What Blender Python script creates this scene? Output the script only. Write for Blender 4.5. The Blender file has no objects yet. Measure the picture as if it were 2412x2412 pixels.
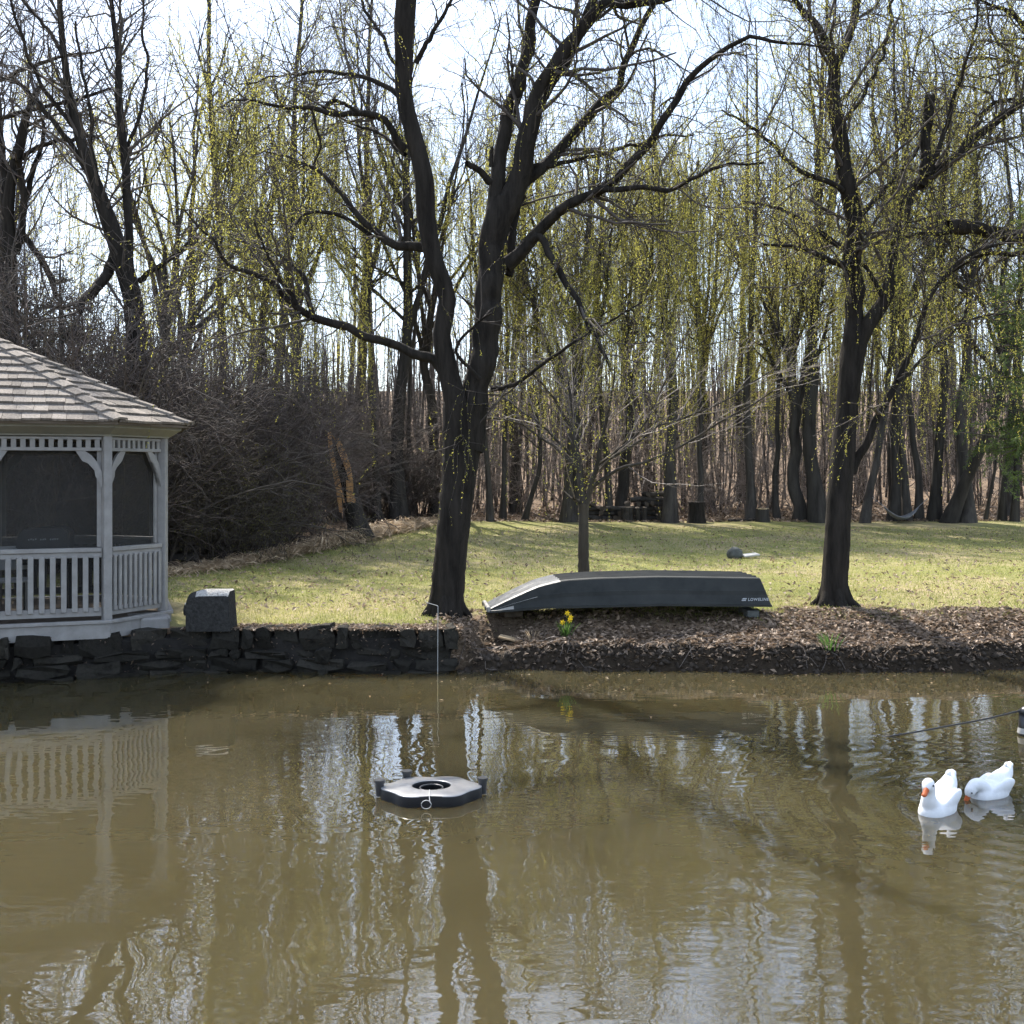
import bpy, bmesh, math, random
import numpy as np
from mathutils import Vector, Matrix

SC = bpy.context.scene
COL = SC.collection
R = math.radians
rnd = random.Random(7)
rng = np.random.default_rng(11)

# ------------------------------------------------------------------ camera
CAM_H = 2.41
FPX = 2600.0 / 1.2484          # focal length in 1932-px picture units
HOR = 1114.0 / 1.2484          # horizon row
cam_d = bpy.data.cameras.new('camera')
cam_d.sensor_width = 36.0
cam_d.lens = 36.0 * 2600.0 / 2412.0
cam_d.shift_y = -(1206.0 - 1114.0) / 2412.0
cam_d.clip_end = 2000.0
cam_d.clip_start = 0.05
cam = bpy.data.objects.new('camera', cam_d)
COL.objects.link(cam)
cam.location = (0, 0, CAM_H)
cam.rotation_euler = (R(90), 0, 0)
SC.camera = cam

# ------------------------------------------------------------------ light
SUN_AZ = R(-24.0)              # measured from +Y towards +X
SUN_EL = R(50.0)
world = bpy.data.worlds.new('World')
SC.world = world
world.use_nodes = True
wn = world.node_tree
wn.nodes.clear()
sky = wn.nodes.new('ShaderNodeTexSky')
sky.sky_type = 'NISHITA'
sky.sun_disc = False
sky.sun_elevation = SUN_EL
sky.sun_rotation = SUN_AZ
sky.air_density = 1.0
sky.dust_density = 1.0
sky.ozone_density = 1.0
bg = wn.nodes.new('ShaderNodeBackground')
bg.inputs['Strength'].default_value = 0.15
wo = wn.nodes.new('ShaderNodeOutputWorld')
# thin broken cloud over the whole dome
tcw = wn.nodes.new('ShaderNodeTexCoord')
sepw = wn.nodes.new('ShaderNodeSeparateXYZ')
wn.links.new(tcw.outputs['Generated'], sepw.inputs[0])
zc = wn.nodes.new('ShaderNodeMath')
zc.operation = 'MAXIMUM'
zc.inputs[1].default_value = 0.0
wn.links.new(sepw.outputs[2], zc.inputs[0])
za_ = wn.nodes.new('ShaderNodeMath')
za_.operation = 'ADD'
za_.inputs[1].default_value = 0.22
wn.links.new(zc.outputs[0], za_.inputs[0])
cmb = wn.nodes.new('ShaderNodeCombineXYZ')
for i_ in (0, 1):
    dv = wn.nodes.new('ShaderNodeMath')
    dv.operation = 'DIVIDE'
    wn.links.new(sepw.outputs[i_], dv.inputs[0])
    wn.links.new(za_.outputs[0], dv.inputs[1])
    wn.links.new(dv.outputs[0], cmb.inputs[i_])
cn = wn.nodes.new('ShaderNodeTexNoise')
cn.inputs['Scale'].default_value = 1.35
cn.inputs['Detail'].default_value = 6.0
cn.inputs['Roughness'].default_value = 0.55
wn.links.new(cmb.outputs[0], cn.inputs['Vector'])
cr = wn.nodes.new('ShaderNodeMapRange')
cr.inputs['From Min'].default_value = 0.36
cr.inputs['From Max'].default_value = 0.64
cr.inputs['To Min'].default_value = 0.10
cr.inputs['To Max'].default_value = 0.65
wn.links.new(cn.outputs['Fac'], cr.inputs[0])
cmx = wn.nodes.new('ShaderNodeMix')
cmx.data_type = 'RGBA'
cmx.inputs[7].default_value = (5.3, 6.0, 7.3, 1)
wn.links.new(cr.outputs[0], cmx.inputs[0])
wn.links.new(sky.outputs[0], cmx.inputs[6])
wn.links.new(cmx.outputs[2], bg.inputs[0])
wn.links.new(bg.outputs[0], wo.inputs[0])

sun_d = bpy.data.lights.new('sun', 'SUN')
sun_d.energy = 5.0
sun_d.angle = R(0.53)
sun_d.color = (1.0, 0.94, 0.85)
sun = bpy.data.objects.new('sun', sun_d)
COL.objects.link(sun)
sdir = Vector((math.sin(SUN_AZ) * math.cos(SUN_EL), math.cos(SUN_AZ) * math.cos(SUN_EL), math.sin(SUN_EL)))
sun.rotation_euler = sdir.to_track_quat('Z', 'Y').to_euler()
sun.location = sdir * 60

SC.view_settings.view_transform = 'Standard'
SC.view_settings.look = 'None'
SC.view_settings.exposure = 1.1
SC.view_settings.gamma = 1.0
SC.view_settings.use_curve_mapping = False
SC.render.engine = 'CYCLES'
SC.cycles.max_bounces = 3
SC.cycles.diffuse_bounces = 1
SC.cycles.glossy_bounces = 2
SC.cycles.transmission_bounces = 2
SC.cycles.use_adaptive_sampling = True
SC.cycles.adaptive_threshold = 0.03
SC.cycles.use_light_tree = False
SC.cycles.transparent_max_bounces = 12
SC.cycles.caustics_reflective = False
SC.cycles.caustics_refractive = False
SC.cycles.use_denoising = True


def W(px, py, Y):
    """picture point (1932-px units) at distance Y -> world"""
    return Vector(((px - 966.0) * Y / FPX, Y, CAM_H - (py - HOR) * Y / FPX))


# ------------------------------------------------------------------ materials
def new_mat(name):
    m = bpy.data.materials.new(name)
    m.use_nodes = True
    nt = m.node_tree
    b = nt.nodes['Principled BSDF']
    return m, nt, b


def N(nt, typ, **kw):
    n = nt.nodes.new(typ)
    for k, v in kw.items():
        if k in n.inputs.keys():
            n.inputs[k].default_value = v
        else:
            setattr(n, k, v)
    return n


def ramp(nt, stops):
    r = nt.nodes.new('ShaderNodeValToRGB')
    els = r.color_ramp.elements
    while len(els) < len(stops):
        els.new(0.5)
    for e, (p, c) in zip(els, stops):
        e.position = p
        e.color = (c[0], c[1], c[2], 1)
    return r


def mix_col(nt, a, b, fac, mode='MIX'):
    n = nt.nodes.new('ShaderNodeMix')
    n.data_type = 'RGBA'
    n.blend_type = mode
    for val, idx in ((fac, 0), (a, 6), (b, 7)):
        if hasattr(val, 'is_linked'):
            nt.links.new(val, n.inputs[idx])
        elif idx == 0:
            n.inputs[0].default_value = val
        else:
            n.inputs[idx].default_value = (val[0], val[1], val[2], 1)
    return n.outputs[2]


def noise_mat(name, c1, c2, scale=6.0, rough=0.85, bump=0.3, stretch=(1, 1, 1), c3=None, spec=0.25, rand=0.0, bdist=0.02, detail=6.0, metallic=0.0):
    m, nt, b = new_mat(name)
    L = nt.links
    tc = N(nt, 'ShaderNodeTexCoord')
    mp = N(nt, 'ShaderNodeMapping')
    mp.inputs['Scale'].default_value = stretch
    L.new(tc.outputs['Object'], mp.inputs[0])
    oi = N(nt, 'ShaderNodeObjectInfo')
    vm = N(nt, 'ShaderNodeVectorMath', operation='SCALE')
    comb = N(nt, 'ShaderNodeCombineXYZ')
    L.new(oi.outputs['Random'], comb.inputs[0])
    L.new(oi.outputs['Random'], comb.inputs[1])
    vm.inputs['Scale'].default_value = 37.0
    L.new(comb.outputs[0], vm.inputs[0])
    va = N(nt, 'ShaderNodeVectorMath', operation='ADD')
    L.new(mp.outputs[0], va.inputs[0])
    L.new(vm.outputs[0], va.inputs[1])
    nz = N(nt, 'ShaderNodeTexNoise', Scale=scale, Detail=detail, Roughness=0.65)
    L.new(va.outputs[0], nz.inputs['Vector'])
    stops = [(0.3, c1), (0.7, c2)] if c3 is None else [(0.28, c1), (0.5, c2), (0.74, c3)]
    rp = ramp(nt, stops)
    L.new(nz.outputs['Fac'], rp.inputs[0])
    colr = rp.outputs[0]
    if rand:
        hs = N(nt, 'ShaderNodeHueSaturation')
        mr = N(nt, 'ShaderNodeMapRange')
        mr.inputs['To Min'].default_value = 1 - rand
        mr.inputs['To Max'].default_value = 1 + rand
        L.new(oi.outputs['Random'], mr.inputs[0])
        L.new(mr.outputs[0], hs.inputs['Value'])
        L.new(colr, hs.inputs['Color'])
        colr = hs.outputs[0]
    L.new(colr, b.inputs['Base Color'])
    b.inputs['Roughness'].default_value = rough
    b.inputs['Specular IOR Level'].default_value = spec
    b.inputs['Metallic'].default_value = metallic
    if bump:
        bp = N(nt, 'ShaderNodeBump', Strength=bump, Distance=bdist)
        L.new(nz.outputs['Fac'], bp.inputs['Height'])
        L.new(bp.outputs[0], b.inputs['Normal'])
    return m


def leaf_mat(name, c1, c2, trans=0.5, rough=0.6):
    """thin leaves: per-leaf tint, light passes through"""
    m, nt, b = new_mat(name)
    L = nt.links
    at = N(nt, 'ShaderNodeAttribute', attribute_name='tint')
    rp = ramp(nt, [(0.0, c1), (1.0, c2)])
    L.new(at.outputs['Fac'], rp.inputs[0])
    b.inputs['Roughness'].default_value = rough
    b.inputs['Specular IOR Level'].default_value = 0.3
    L.new(rp.outputs[0], b.inputs['Base Color'])
    tr = N(nt, 'ShaderNodeBsdfTranslucent')
    L.new(rp.outputs[0], tr.inputs['Color'])
    mx = N(nt, 'ShaderNodeMixShader')
    mx.inputs[0].default_value = trans
    L.new(b.outputs[0], mx.inputs[1])
    L.new(tr.outputs[0], mx.inputs[2])
    out = nt.nodes['Material Output']
    L.new(mx.outputs[0], out.inputs['Surface'])
    return m


M = {}
M['bark'] = noise_mat('willow_bark', (0.012, 0.0105, 0.009), (0.042, 0.036, 0.030), 9, 0.95, 0.9, (1, 1, 0.16), spec=0.1, bdist=0.05)
M['bark2'] = noise_mat('wood_bark', (0.030, 0.027, 0.024), (0.085, 0.075, 0.065), 5, 0.95, 0.6, (1, 1, 0.12), spec=0.1, rand=0.25, bdist=0.04)
M['twig'] = noise_mat('twig_bark', (0.05, 0.042, 0.036), (0.12, 0.10, 0.084), 3, 0.8, 0, rand=0.2, spec=0.2)
M['twig_red'] = noise_mat('shrub_twig', (0.055, 0.042, 0.037), (0.13, 0.10, 0.088), 2, 0.75, 0, rand=0.2, spec=0.25)
M['twig_grey'] = noise_mat('grey_shrub_twig', (0.13, 0.105, 0.092), (0.27, 0.225, 0.195), 2, 0.75, 0, rand=0.2, spec=0.2)
M['twig_pale'] = noise_mat('pale_twig', (0.10, 0.08, 0.07), (0.20, 0.165, 0.14), 3, 0.6, 0, spec=0.4)
M['willow_leaf'] = leaf_mat('willow_leaf', (0.34, 0.34, 0.06), (0.60, 0.55, 0.11), 0.55)
M['willow_leaf_far'] = leaf_mat('far_willow_leaf', (0.40, 0.38, 0.075), (0.68, 0.62, 0.14), 0.6)
M['ever'] = leaf_mat('evergreen_needles', (0.05, 0.085, 0.022), (0.17, 0.22, 0.06), 0.4)
M['cedar'] = leaf_mat('dark_cedar_sprays', (0.018, 0.022, 0.013), (0.045, 0.045, 0.03), 0.15)
M['shrub_leaf'] = leaf_mat('olive_leaf', (0.09, 0.085, 0.03), (0.20, 0.18, 0.07), 0.4)
M['litter'] = leaf_mat('dead_leaf', (0.055, 0.038, 0.026), (0.46, 0.34, 0.24), 0.2)
M['straw'] = leaf_mat('straw', (0.36, 0.26, 0.16), (0.66, 0.51, 0.34), 0.3)
M['grass'] = leaf_mat('grass_blade', (0.19, 0.225, 0.05), (0.52, 0.47, 0.19), 0.5)
M['green'] = leaf_mat('daffodil_leaf', (0.06, 0.13, 0.03), (0.13, 0.24, 0.05), 0.45)
M['yellow'] = leaf_mat('daffodil_petal', (0.65, 0.50, 0.03), (0.80, 0.68, 0.08), 0.4)
M['white'] = noise_mat('old_white_paint', (0.215, 0.205, 0.195), (0.30, 0.288, 0.272), 7, 0.55, 0.06, spec=0.4)
M['fascia'] = noise_mat('cream_paint', (0.20, 0.19, 0.155), (0.26, 0.25, 0.205), 5, 0.6, 0.05)
M['shingle'] = noise_mat('cedar_shingle', (0.11, 0.094, 0.078), (0.28, 0.245, 0.21), 5, 0.9, 0.5, (9, 9, 1.2), rand=0.28, spec=0.15, bdist=0.004)
M['underroof'] = noise_mat('roof_board', (0.10, 0.08, 0.06), (0.16, 0.13, 0.10), 4, 0.9, 0.1)
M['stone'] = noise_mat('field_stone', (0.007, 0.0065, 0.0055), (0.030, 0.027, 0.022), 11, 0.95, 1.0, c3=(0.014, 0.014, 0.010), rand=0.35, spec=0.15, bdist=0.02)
M['mortar'] = noise_mat('wall_core', (0.010, 0.009, 0.008), (0.03, 0.027, 0.024), 7, 0.95, 0.5)
M['hull'] = noise_mat('dull_green_aluminium', (0.020, 0.022, 0.021), (0.034, 0.036, 0.034), 3, 0.6, 0.05, spec=0.15, c3=(0.046, 0.047, 0.044))
M['hull_bow'] = noise_mat('sunlit_bow_aluminium', (0.16, 0.15, 0.135), (0.36, 0.345, 0.31), 7, 0.5, 0.1, spec=0.4)  # sunlight on the bow painted in as a paler hull colour
M['letter'] = noise_mat('silver_lettering', (0.30, 0.31, 0.31), (0.40, 0.41, 0.41), 20, 0.5, 0)
M['blackplastic'] = noise_mat('black_plastic', (0.022, 0.022, 0.024), (0.035, 0.035, 0.036), 8, 0.33, 0.04, spec=0.6)
M['floattop'] = noise_mat('black_plastic_sky_sheen', (0.17, 0.165, 0.165), (0.26, 0.255, 0.25), 7, 0.32, 0.05, spec=0.6)  # grey tone paints the sky's reflection onto the black float top
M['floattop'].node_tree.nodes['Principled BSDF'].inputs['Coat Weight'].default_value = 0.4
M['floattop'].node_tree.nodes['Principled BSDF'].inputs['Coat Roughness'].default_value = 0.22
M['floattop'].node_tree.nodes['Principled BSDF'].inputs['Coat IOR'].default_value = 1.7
M['blockdark'] = noise_mat('pitted_concrete', (0.02, 0.0195, 0.019), (0.04, 0.039, 0.037), 26, 0.95, 0.9, c3=(0.065, 0.063, 0.06), spec=0.1)
M['orangewood'] = noise_mat('split_wood', (0.34, 0.17, 0.07), (0.70, 0.42, 0.19), 5, 0.85, 0.5, (3, 3, 0.3))
M['rotwood'] = noise_mat('rotten_hollow', (0.012, 0.01, 0.008), (0.03, 0.022, 0.016), 5, 0.95, 0.5)
M['cutwood'] = noise_mat('cut_log_end', (0.30, 0.21, 0.12), (0.46, 0.35, 0.22), 9, 0.85, 0.1)
M['oldcut'] = noise_mat('grey_log_end', (0.045, 0.036, 0.028), (0.10, 0.08, 0.06), 9, 0.9, 0.1)
M['floatside'] = noise_mat('black_float_side', (0.012, 0.012, 0.013), (0.022, 0.022, 0.023), 8, 0.45, 0.05, spec=0.3)
M['grit'] = noise_mat('sunlit_gritty_crust', (0.20, 0.19, 0.17), (0.45, 0.43, 0.40), 45, 0.95, 1.0, c3=(0.6, 0.58, 0.54), spec=0.1)  # pale tone paints in the sun falling on the housing top
M['clod'] = noise_mat('dark_earth', (0.02, 0.015, 0.011), (0.07, 0.055, 0.042), 12, 0.95, 0.4)
M['darkmetal'] = noise_mat('dark_metal', (0.02, 0.02, 0.021), (0.035, 0.035, 0.036), 9, 0.45, 0.05, spec=0.5)
M['wire'] = noise_mat('galvanised_wire', (0.45, 0.44, 0.42), (0.6, 0.59, 0.56), 9, 0.4, 0)
M['feather'] = noise_mat('white_feather', (0.80, 0.80, 0.80), (0.88, 0.88, 0.88), 24, 0.75, 0.35, (1, 1, 1), spec=0.2, bdist=0.006)
M['bill'] = noise_mat('orange_bill', (0.40, 0.085, 0.025), (0.52, 0.13, 0.04), 12, 0.5, 0.05)
M['eye'] = noise_mat('dark_eye', (0.01, 0.01, 0.012), (0.015, 0.015, 0.02), 3, 0.2, 0, spec=0.7)
M['hammock'] = noise_mat('grey_canvas', (0.16, 0.165, 0.17), (0.24, 0.24, 0.25), 12, 0.9, 0.1)
M['rock'] = noise_mat('dark_rock', (0.06, 0.065, 0.06), (0.13, 0.135, 0.125), 9, 0.9, 0.6)
M['slab'] = noise_mat('pale_slab', (0.42, 0.40, 0.36), (0.56, 0.54, 0.50), 9, 0.9, 0.2)


def screen_material():
    m, nt, b = new_mat('insect_screen')
    L = nt.links
    b.inputs['Base Color'].default_value = (0.026, 0.025, 0.022, 1)
    b.inputs['Roughness'].default_value = 0.7
    tp = N(nt, 'ShaderNodeBsdfTransparent')
    tc = N(nt, 'ShaderNodeTexCoord')
    nz = N(nt, 'ShaderNodeTexNoise', Scale=1.8, Detail=4.0)
    L.new(tc.outputs['Object'], nz.inputs['Vector'])
    mr = N(nt, 'ShaderNodeMapRange')
    mr.inputs['To Min'].default_value = 0.34
    mr.inputs['To Max'].default_value = 0.52
    L.new(nz.outputs['Fac'], mr.inputs[0])
    mx = N(nt, 'ShaderNodeMixShader')
    L.new(mr.outputs[0], mx.inputs[0])
    L.new(tp.outputs[0], mx.inputs[1])
    L.new(b.outputs[0], mx.inputs[2])
    L.new(mx.outputs[0], nt.nodes['Material Output'].inputs['Surface'])
    return m


M['screen'] = screen_material()


def water_material():
    m, nt, b = new_mat('muddy_pond_water')
    L = nt.links
    tc = N(nt, 'ShaderNodeTexCoord')
    n1 = N(nt, 'ShaderNodeTexNoise', Scale=0.35, Detail=3.0)
    L.new(tc.outputs['Object'], n1.inputs['Vector'])
    rp = ramp(nt, [(0.3, (0.046, 0.038, 0.018)), (0.7, (0.060, 0.050, 0.025))])
    L.new(n1.outputs['Fac'], rp.inputs[0])
    L.new(rp.outputs[0], b.inputs['Base Color'])
    b.inputs['Roughness'].default_value = 0.015
    b.subsurface_method = 'BURLEY'
    b.inputs['Subsurface Weight'].default_value = 1.0
    b.inputs['Subsurface Radius'].default_value = (1.0, 0.8, 0.45)
    b.inputs['Subsurface Scale'].default_value = 1.2
    b.inputs['IOR'].default_value = 1.6
    b.inputs['Specular IOR Level'].default_value = 1.0

    def ripple(scale, stretch, amount, rot=0.0, detail=2.0, dist=0.0):
        mp = N(nt, 'ShaderNodeMapping')
        mp.inputs['Scale'].default_value = stretch
        mp.inputs['Rotation'].default_value = (0, 0, rot)
        L.new(tc.outputs['Object'], mp.inputs[0])
        nz = N(nt, 'ShaderNodeTexNoise', Scale=scale, Detail=detail, Roughness=0.45, Distortion=dist)
        L.new(mp.outputs[0], nz.inputs['Vector'])
        mu = N(nt, 'ShaderNodeMath', operation='MULTIPLY')
        L.new(nz.outputs['Fac'], mu.inputs[0])
        mu.inputs[1].default_value = amount
        return mu.outputs[0]

    def mul(a, bb):
        mu = N(nt, 'ShaderNodeMath', operation='MULTIPLY')
        for i, v in enumerate((a, bb)):
            if isinstance(v, float):
                mu.inputs[i].default_value = v
            else:
                L.new(v, mu.inputs[i])
        return mu.outputs[0]

    def add(a, bb):
        mu = N(nt, 'ShaderNodeMath', operation='ADD')
        L.new(a, mu.inputs[0])
        L.new(bb, mu.inputs[1])
        return mu.outputs[0]

    # breeze-roughened and calm patches
    mk = N(nt, 'ShaderNodeTexNoise', Scale=0.28, Detail=2.0)
    mpm = N(nt, 'ShaderNodeMapping')
    mpm.inputs['Scale'].default_value = (0.7, 1.4, 1)
    mpm.inputs['Location'].default_value = (3.1, 0.6, 0)
    L.new(tc.outputs['Object'], mpm.inputs[0])
    L.new(mpm.outputs[0], mk.inputs['Vector'])
    mr = N(nt, 'ShaderNodeMapRange')
    mr.inputs['From Min'].default_value = 0.40
    mr.inputs['From Max'].default_value = 0.62
    mr.inputs['To Min'].default_value = 0.12
    mr.inputs['To Max'].default_value = 1.0
    L.new(mk.outputs['Fac'], mr.inputs[0])
    mask = mr.outputs[0]
    swell = ripple(1.5, (1, 0.9, 1), 0.0050, 0.5, 1.0, 0.6)
    mid = ripple(5.0, (0.7, 1.25, 1), 0.0011, -0.25, 1.0, 0.4)
    fine = mul(ripple(12.0, (0.5, 1.4, 1), 0.0011, 0.1, 0.0), mask)
    hsum = add(add(swell, mul(mid, 1.0)), fine)
    # rings spreading from the swimming birds
    for cx, cy, amp in ((3.62, 7.75, 0.004), (4.25, 8.1, 0.003), (-1.2, 8.05, 0.0009)):
        mp = N(nt, 'ShaderNodeMapping')
        mp.inputs['Location'].default_value = (-cx, -cy, 0)
        L.new(tc.outputs['Object'], mp.inputs[0])
        ln = N(nt, 'ShaderNodeVectorMath', operation='LENGTH')
        L.new(mp.outputs[0], ln.inputs[0])
        fr = mul(ln.outputs['Value'], 30.0)
        sn = N(nt, 'ShaderNodeMath', operation='SINE')
        L.new(fr, sn.inputs[0])
        fo = N(nt, 'ShaderNodeMapRange')
        fo.inputs['From Min'].default_value = 0.2
        fo.inputs['From Max'].default_value = 3.2
        fo.inputs['To Min'].default_value = 1.0
        fo.inputs['To Max'].default_value = 0.0
        L.new(ln.outputs['Value'], fo.inputs[0])
        hsum = add(hsum, mul(mul(sn.outputs[0], fo.outputs[0]), amp * 0.25))
    bp = N(nt, 'ShaderNodeBump', Strength=1.0, Distance=1.0)
    L.new(hsum, bp.inputs['Height'])
    L.new(bp.outputs[0], b.inputs['Normal'])
    return m


M['water'] = water_material()


def ground_material():
    m, nt, b = new_mat('ground_cover')
    L = nt.links
    tc = N(nt, 'ShaderNodeTexCoord')
    at = N(nt, 'ShaderNodeAttribute', attribute_name='zone')
    sep = N(nt, 'ShaderNodeSeparateColor')
    L.new(at.outputs['Color'], sep.inputs[0])

    def noise(scale, detail=5.0, rough=0.6, st=(1, 1, 1)):
        mp = N(nt, 'ShaderNodeMapping')
        mp.inputs['Scale'].default_value = st
        L.new(tc.outputs['Object'], mp.inputs[0])
        n = N(nt, 'ShaderNodeTexNoise', Scale=scale, Detail=detail, Roughness=rough)
        L.new(mp.outputs[0], n.inputs['Vector'])
        return n.outputs['Fac']
    big = noise(0.42, 4)
    med = noise(2.6, 5)
    fin = noise(28, 4, 0.7)
    green = ramp(nt, [(0.25, (0.115, 0.13, 0.038)), (0.75, (0.28, 0.275, 0.095))])
    L.new(fin, green.inputs[0])
    tan = ramp(nt, [(0.25, (0.20, 0.16, 0.085)), (0.75, (0.46, 0.38, 0.22))])
    L.new(fin, tan.inputs[0])
    f1 = N(nt, 'ShaderNodeMapRange')
    f1.inputs['From Min'].default_value = 0.44
    f1.inputs['From Max'].default_value = 0.62
    L.new(big, f1.inputs[0])
    f2 = N(nt, 'ShaderNodeMapRange')
    f2.inputs['From Min'].default_value = 0.42
    f2.inputs['From Max'].default_value = 0.66
    L.new(med, f2.inputs[0])
    mm = N(nt, 'ShaderNodeMath', operation='MULTIPLY_ADD')
    L.new(f1.outputs[0], mm.inputs[0])
    mm.inputs[1].default_value = 0.6
    m3 = N(nt, 'ShaderNodeMath', operation='MULTIPLY')
    L.new(f2.outputs[0], m3.inputs[0])
    m3.inputs[1].default_value = 0.5
    L.new(m3.outputs[0], mm.inputs[2])
    lawn = mix_col(nt, green.outputs[0], tan.outputs[0], mm.outputs[0])
    lit = ramp(nt, [(0.25, (0.06, 0.042, 0.028)), (0.5, (0.19, 0.135, 0.09)), (0.78, (0.38, 0.285, 0.195))])
    fin2 = noise(19, 5, 0.75)
    L.new(fin2, lit.inputs[0])
    dirt = ramp(nt, [(0.3, (0.018, 0.014, 0.010)), (0.7, (0.06, 0.045, 0.032))])
    L.new(fin2, dirt.inputs[0])
    edge = N(nt, 'ShaderNodeMath', operation='MULTIPLY_ADD')   # ragged lawn border
    L.new(med, edge.inputs[0])
    edge.inputs[1].default_value = 1.2
    edge.inputs[2].default_value = -0.6
    ed2 = N(nt, 'ShaderNodeMath', operation='ADD', use_clamp=True)
    L.new(edge.outputs[0], ed2.inputs[0])
    L.new(sep.outputs[1], ed2.inputs[1])
    st = N(nt, 'ShaderNodeMapRange')
    st.inputs['From Min'].default_value = 0.35
    st.inputs['From Max'].default_value = 0.65
    L.new(ed2.outputs[0], st.inputs[0])
    c = mix_col(nt, lawn, lit.outputs[0], st.outputs[0])
    c = mix_col(nt, c, dirt.outputs[0], sep.outputs[2])
    L.new(c, b.inputs['Base Color'])
    b.inputs['Roughness'].default_value = 0.95
    b.inputs['Specular IOR Level'].default_value = 0.1
    bp = N(nt, 'ShaderNodeBump', Strength=0.8, Distance=0.04)
    L.new(fin2, bp.inputs['Height'])
    L.new(bp.outputs[0], b.inputs['Normal'])
    return m


M['ground'] = ground_material()

# ------------------------------------------------------------------ mesh helpers


def np_mesh(name, V, F, mat, smooth=True, tint=None):
    V = np.asarray(V, dtype=np.float32).reshape(-1, 3)
    F = np.asarray(F, dtype=np.int32)
    k = F.shape[1]
    me = bpy.data.meshes.new(name)
    me.vertices.add(len(V))
    me.vertices.foreach_set('co', V.ravel())
    me.loops.add(F.size)
    me.loops.foreach_set('vertex_index', F.ravel())
    me.polygons.add(len(F))
    me.polygons.foreach_set('loop_start', np.arange(0, F.size, k, dtype=np.int32))
    me.polygons.foreach_set('loop_total', np.full(len(F), k, dtype=np.int32))
    me.polygons.foreach_set('use_smooth', np.full(len(F), smooth, dtype=bool))
    if tint is not None:
        a = me.attributes.new('tint', 'FLOAT', 'FACE')
        a.data.foreach_set('value', np.asarray(tint, dtype=np.float32))
    me.update(calc_edges=True)
    me.materials.append(mat)
    return me


def tubes(P, Rr, k):
    """P (N,n,3) polylines, Rr (N,n) radii -> verts, quads"""
    P = np.asarray(P, dtype=np.float64)
    Nn, n, _ = P.shape
    T = np.gradient(P, axis=1)
    T /= np.linalg.norm(T, axis=2, keepdims=True) + 1e-9
    ref = np.zeros_like(T)
    m = np.abs(T[:, :1, 2]) > 0.9
    ref[..., 2] = np.where(m, 0.0, 1.0)
    ref[..., 0] = np.where(m, 1.0, 0.0)
    U = np.cross(T, ref)
    U /= np.linalg.norm(U, axis=2, keepdims=True) + 1e-9
    Vv = np.cross(T, U)
    a = np.arange(k) * 2 * np.pi / k
    ring = (U[:, :, None, :] * np.cos(a)[None, None, :, None] + Vv[:, :, None, :] * np.sin(a)[None, None, :, None])
    verts = P[:, :, None, :] + ring * np.asarray(Rr)[:, :, None, None]
    idx = np.arange(Nn * n * k).reshape(Nn, n, k)
    i0 = idx[:, :-1, :]
    i1 = idx[:, 1:, :]
    q = np.stack([i0, np.roll(i0, -1, axis=2), np.roll(i1, -1, axis=2), i1], axis=-1)
    return verts.reshape(-1, 3), q.reshape(-1, 4)


def merge(*vf):
    Vs, Fs, o = [], [], 0
    for v, f in vf:
        Vs.append(v)
        Fs.append(f + o)
        o += len(v)
    return np.concatenate(Vs), np.concatenate(Fs)


def resample(pts, n):
    """smooth polyline of (x,y,z,r) rows -> n rows, Catmull-Rom"""
    p = np.asarray(pts, dtype=np.float64)
    if len(p) == 2:
        t = np.linspace(0, 1, n)[:, None]
        return p[0] * (1 - t) + p[1] * t
    ext = np.vstack([2 * p[0] - p[1], p, 2 * p[-1] - p[-2]])
    d = np.concatenate([[0], np.cumsum(np.linalg.norm(np.diff(p[:, :3], axis=0), axis=1))])
    s = np.linspace(0, d[-1], n)
    out = []
    for v in s:
        i = min(max(np.searchsorted(d, v, side='right') - 1, 0), len(p) - 2)
        t = (v - d[i]) / max(d[i + 1] - d[i], 1e-9)
        a, b_, c, e = ext[i], ext[i + 1], ext[i + 2], ext[i + 3]
        out.append(0.5 * ((2 * b_) + (-a + c) * t + (2 * a - 5 * b_ + 4 * c - e) * t * t + (-a + 3 * b_ - 3 * c + e) * t ** 3))
    return np.array(out)


def unit(v):
    return v / (np.linalg.norm(v, axis=-1, keepdims=True) + 1e-9)


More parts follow.
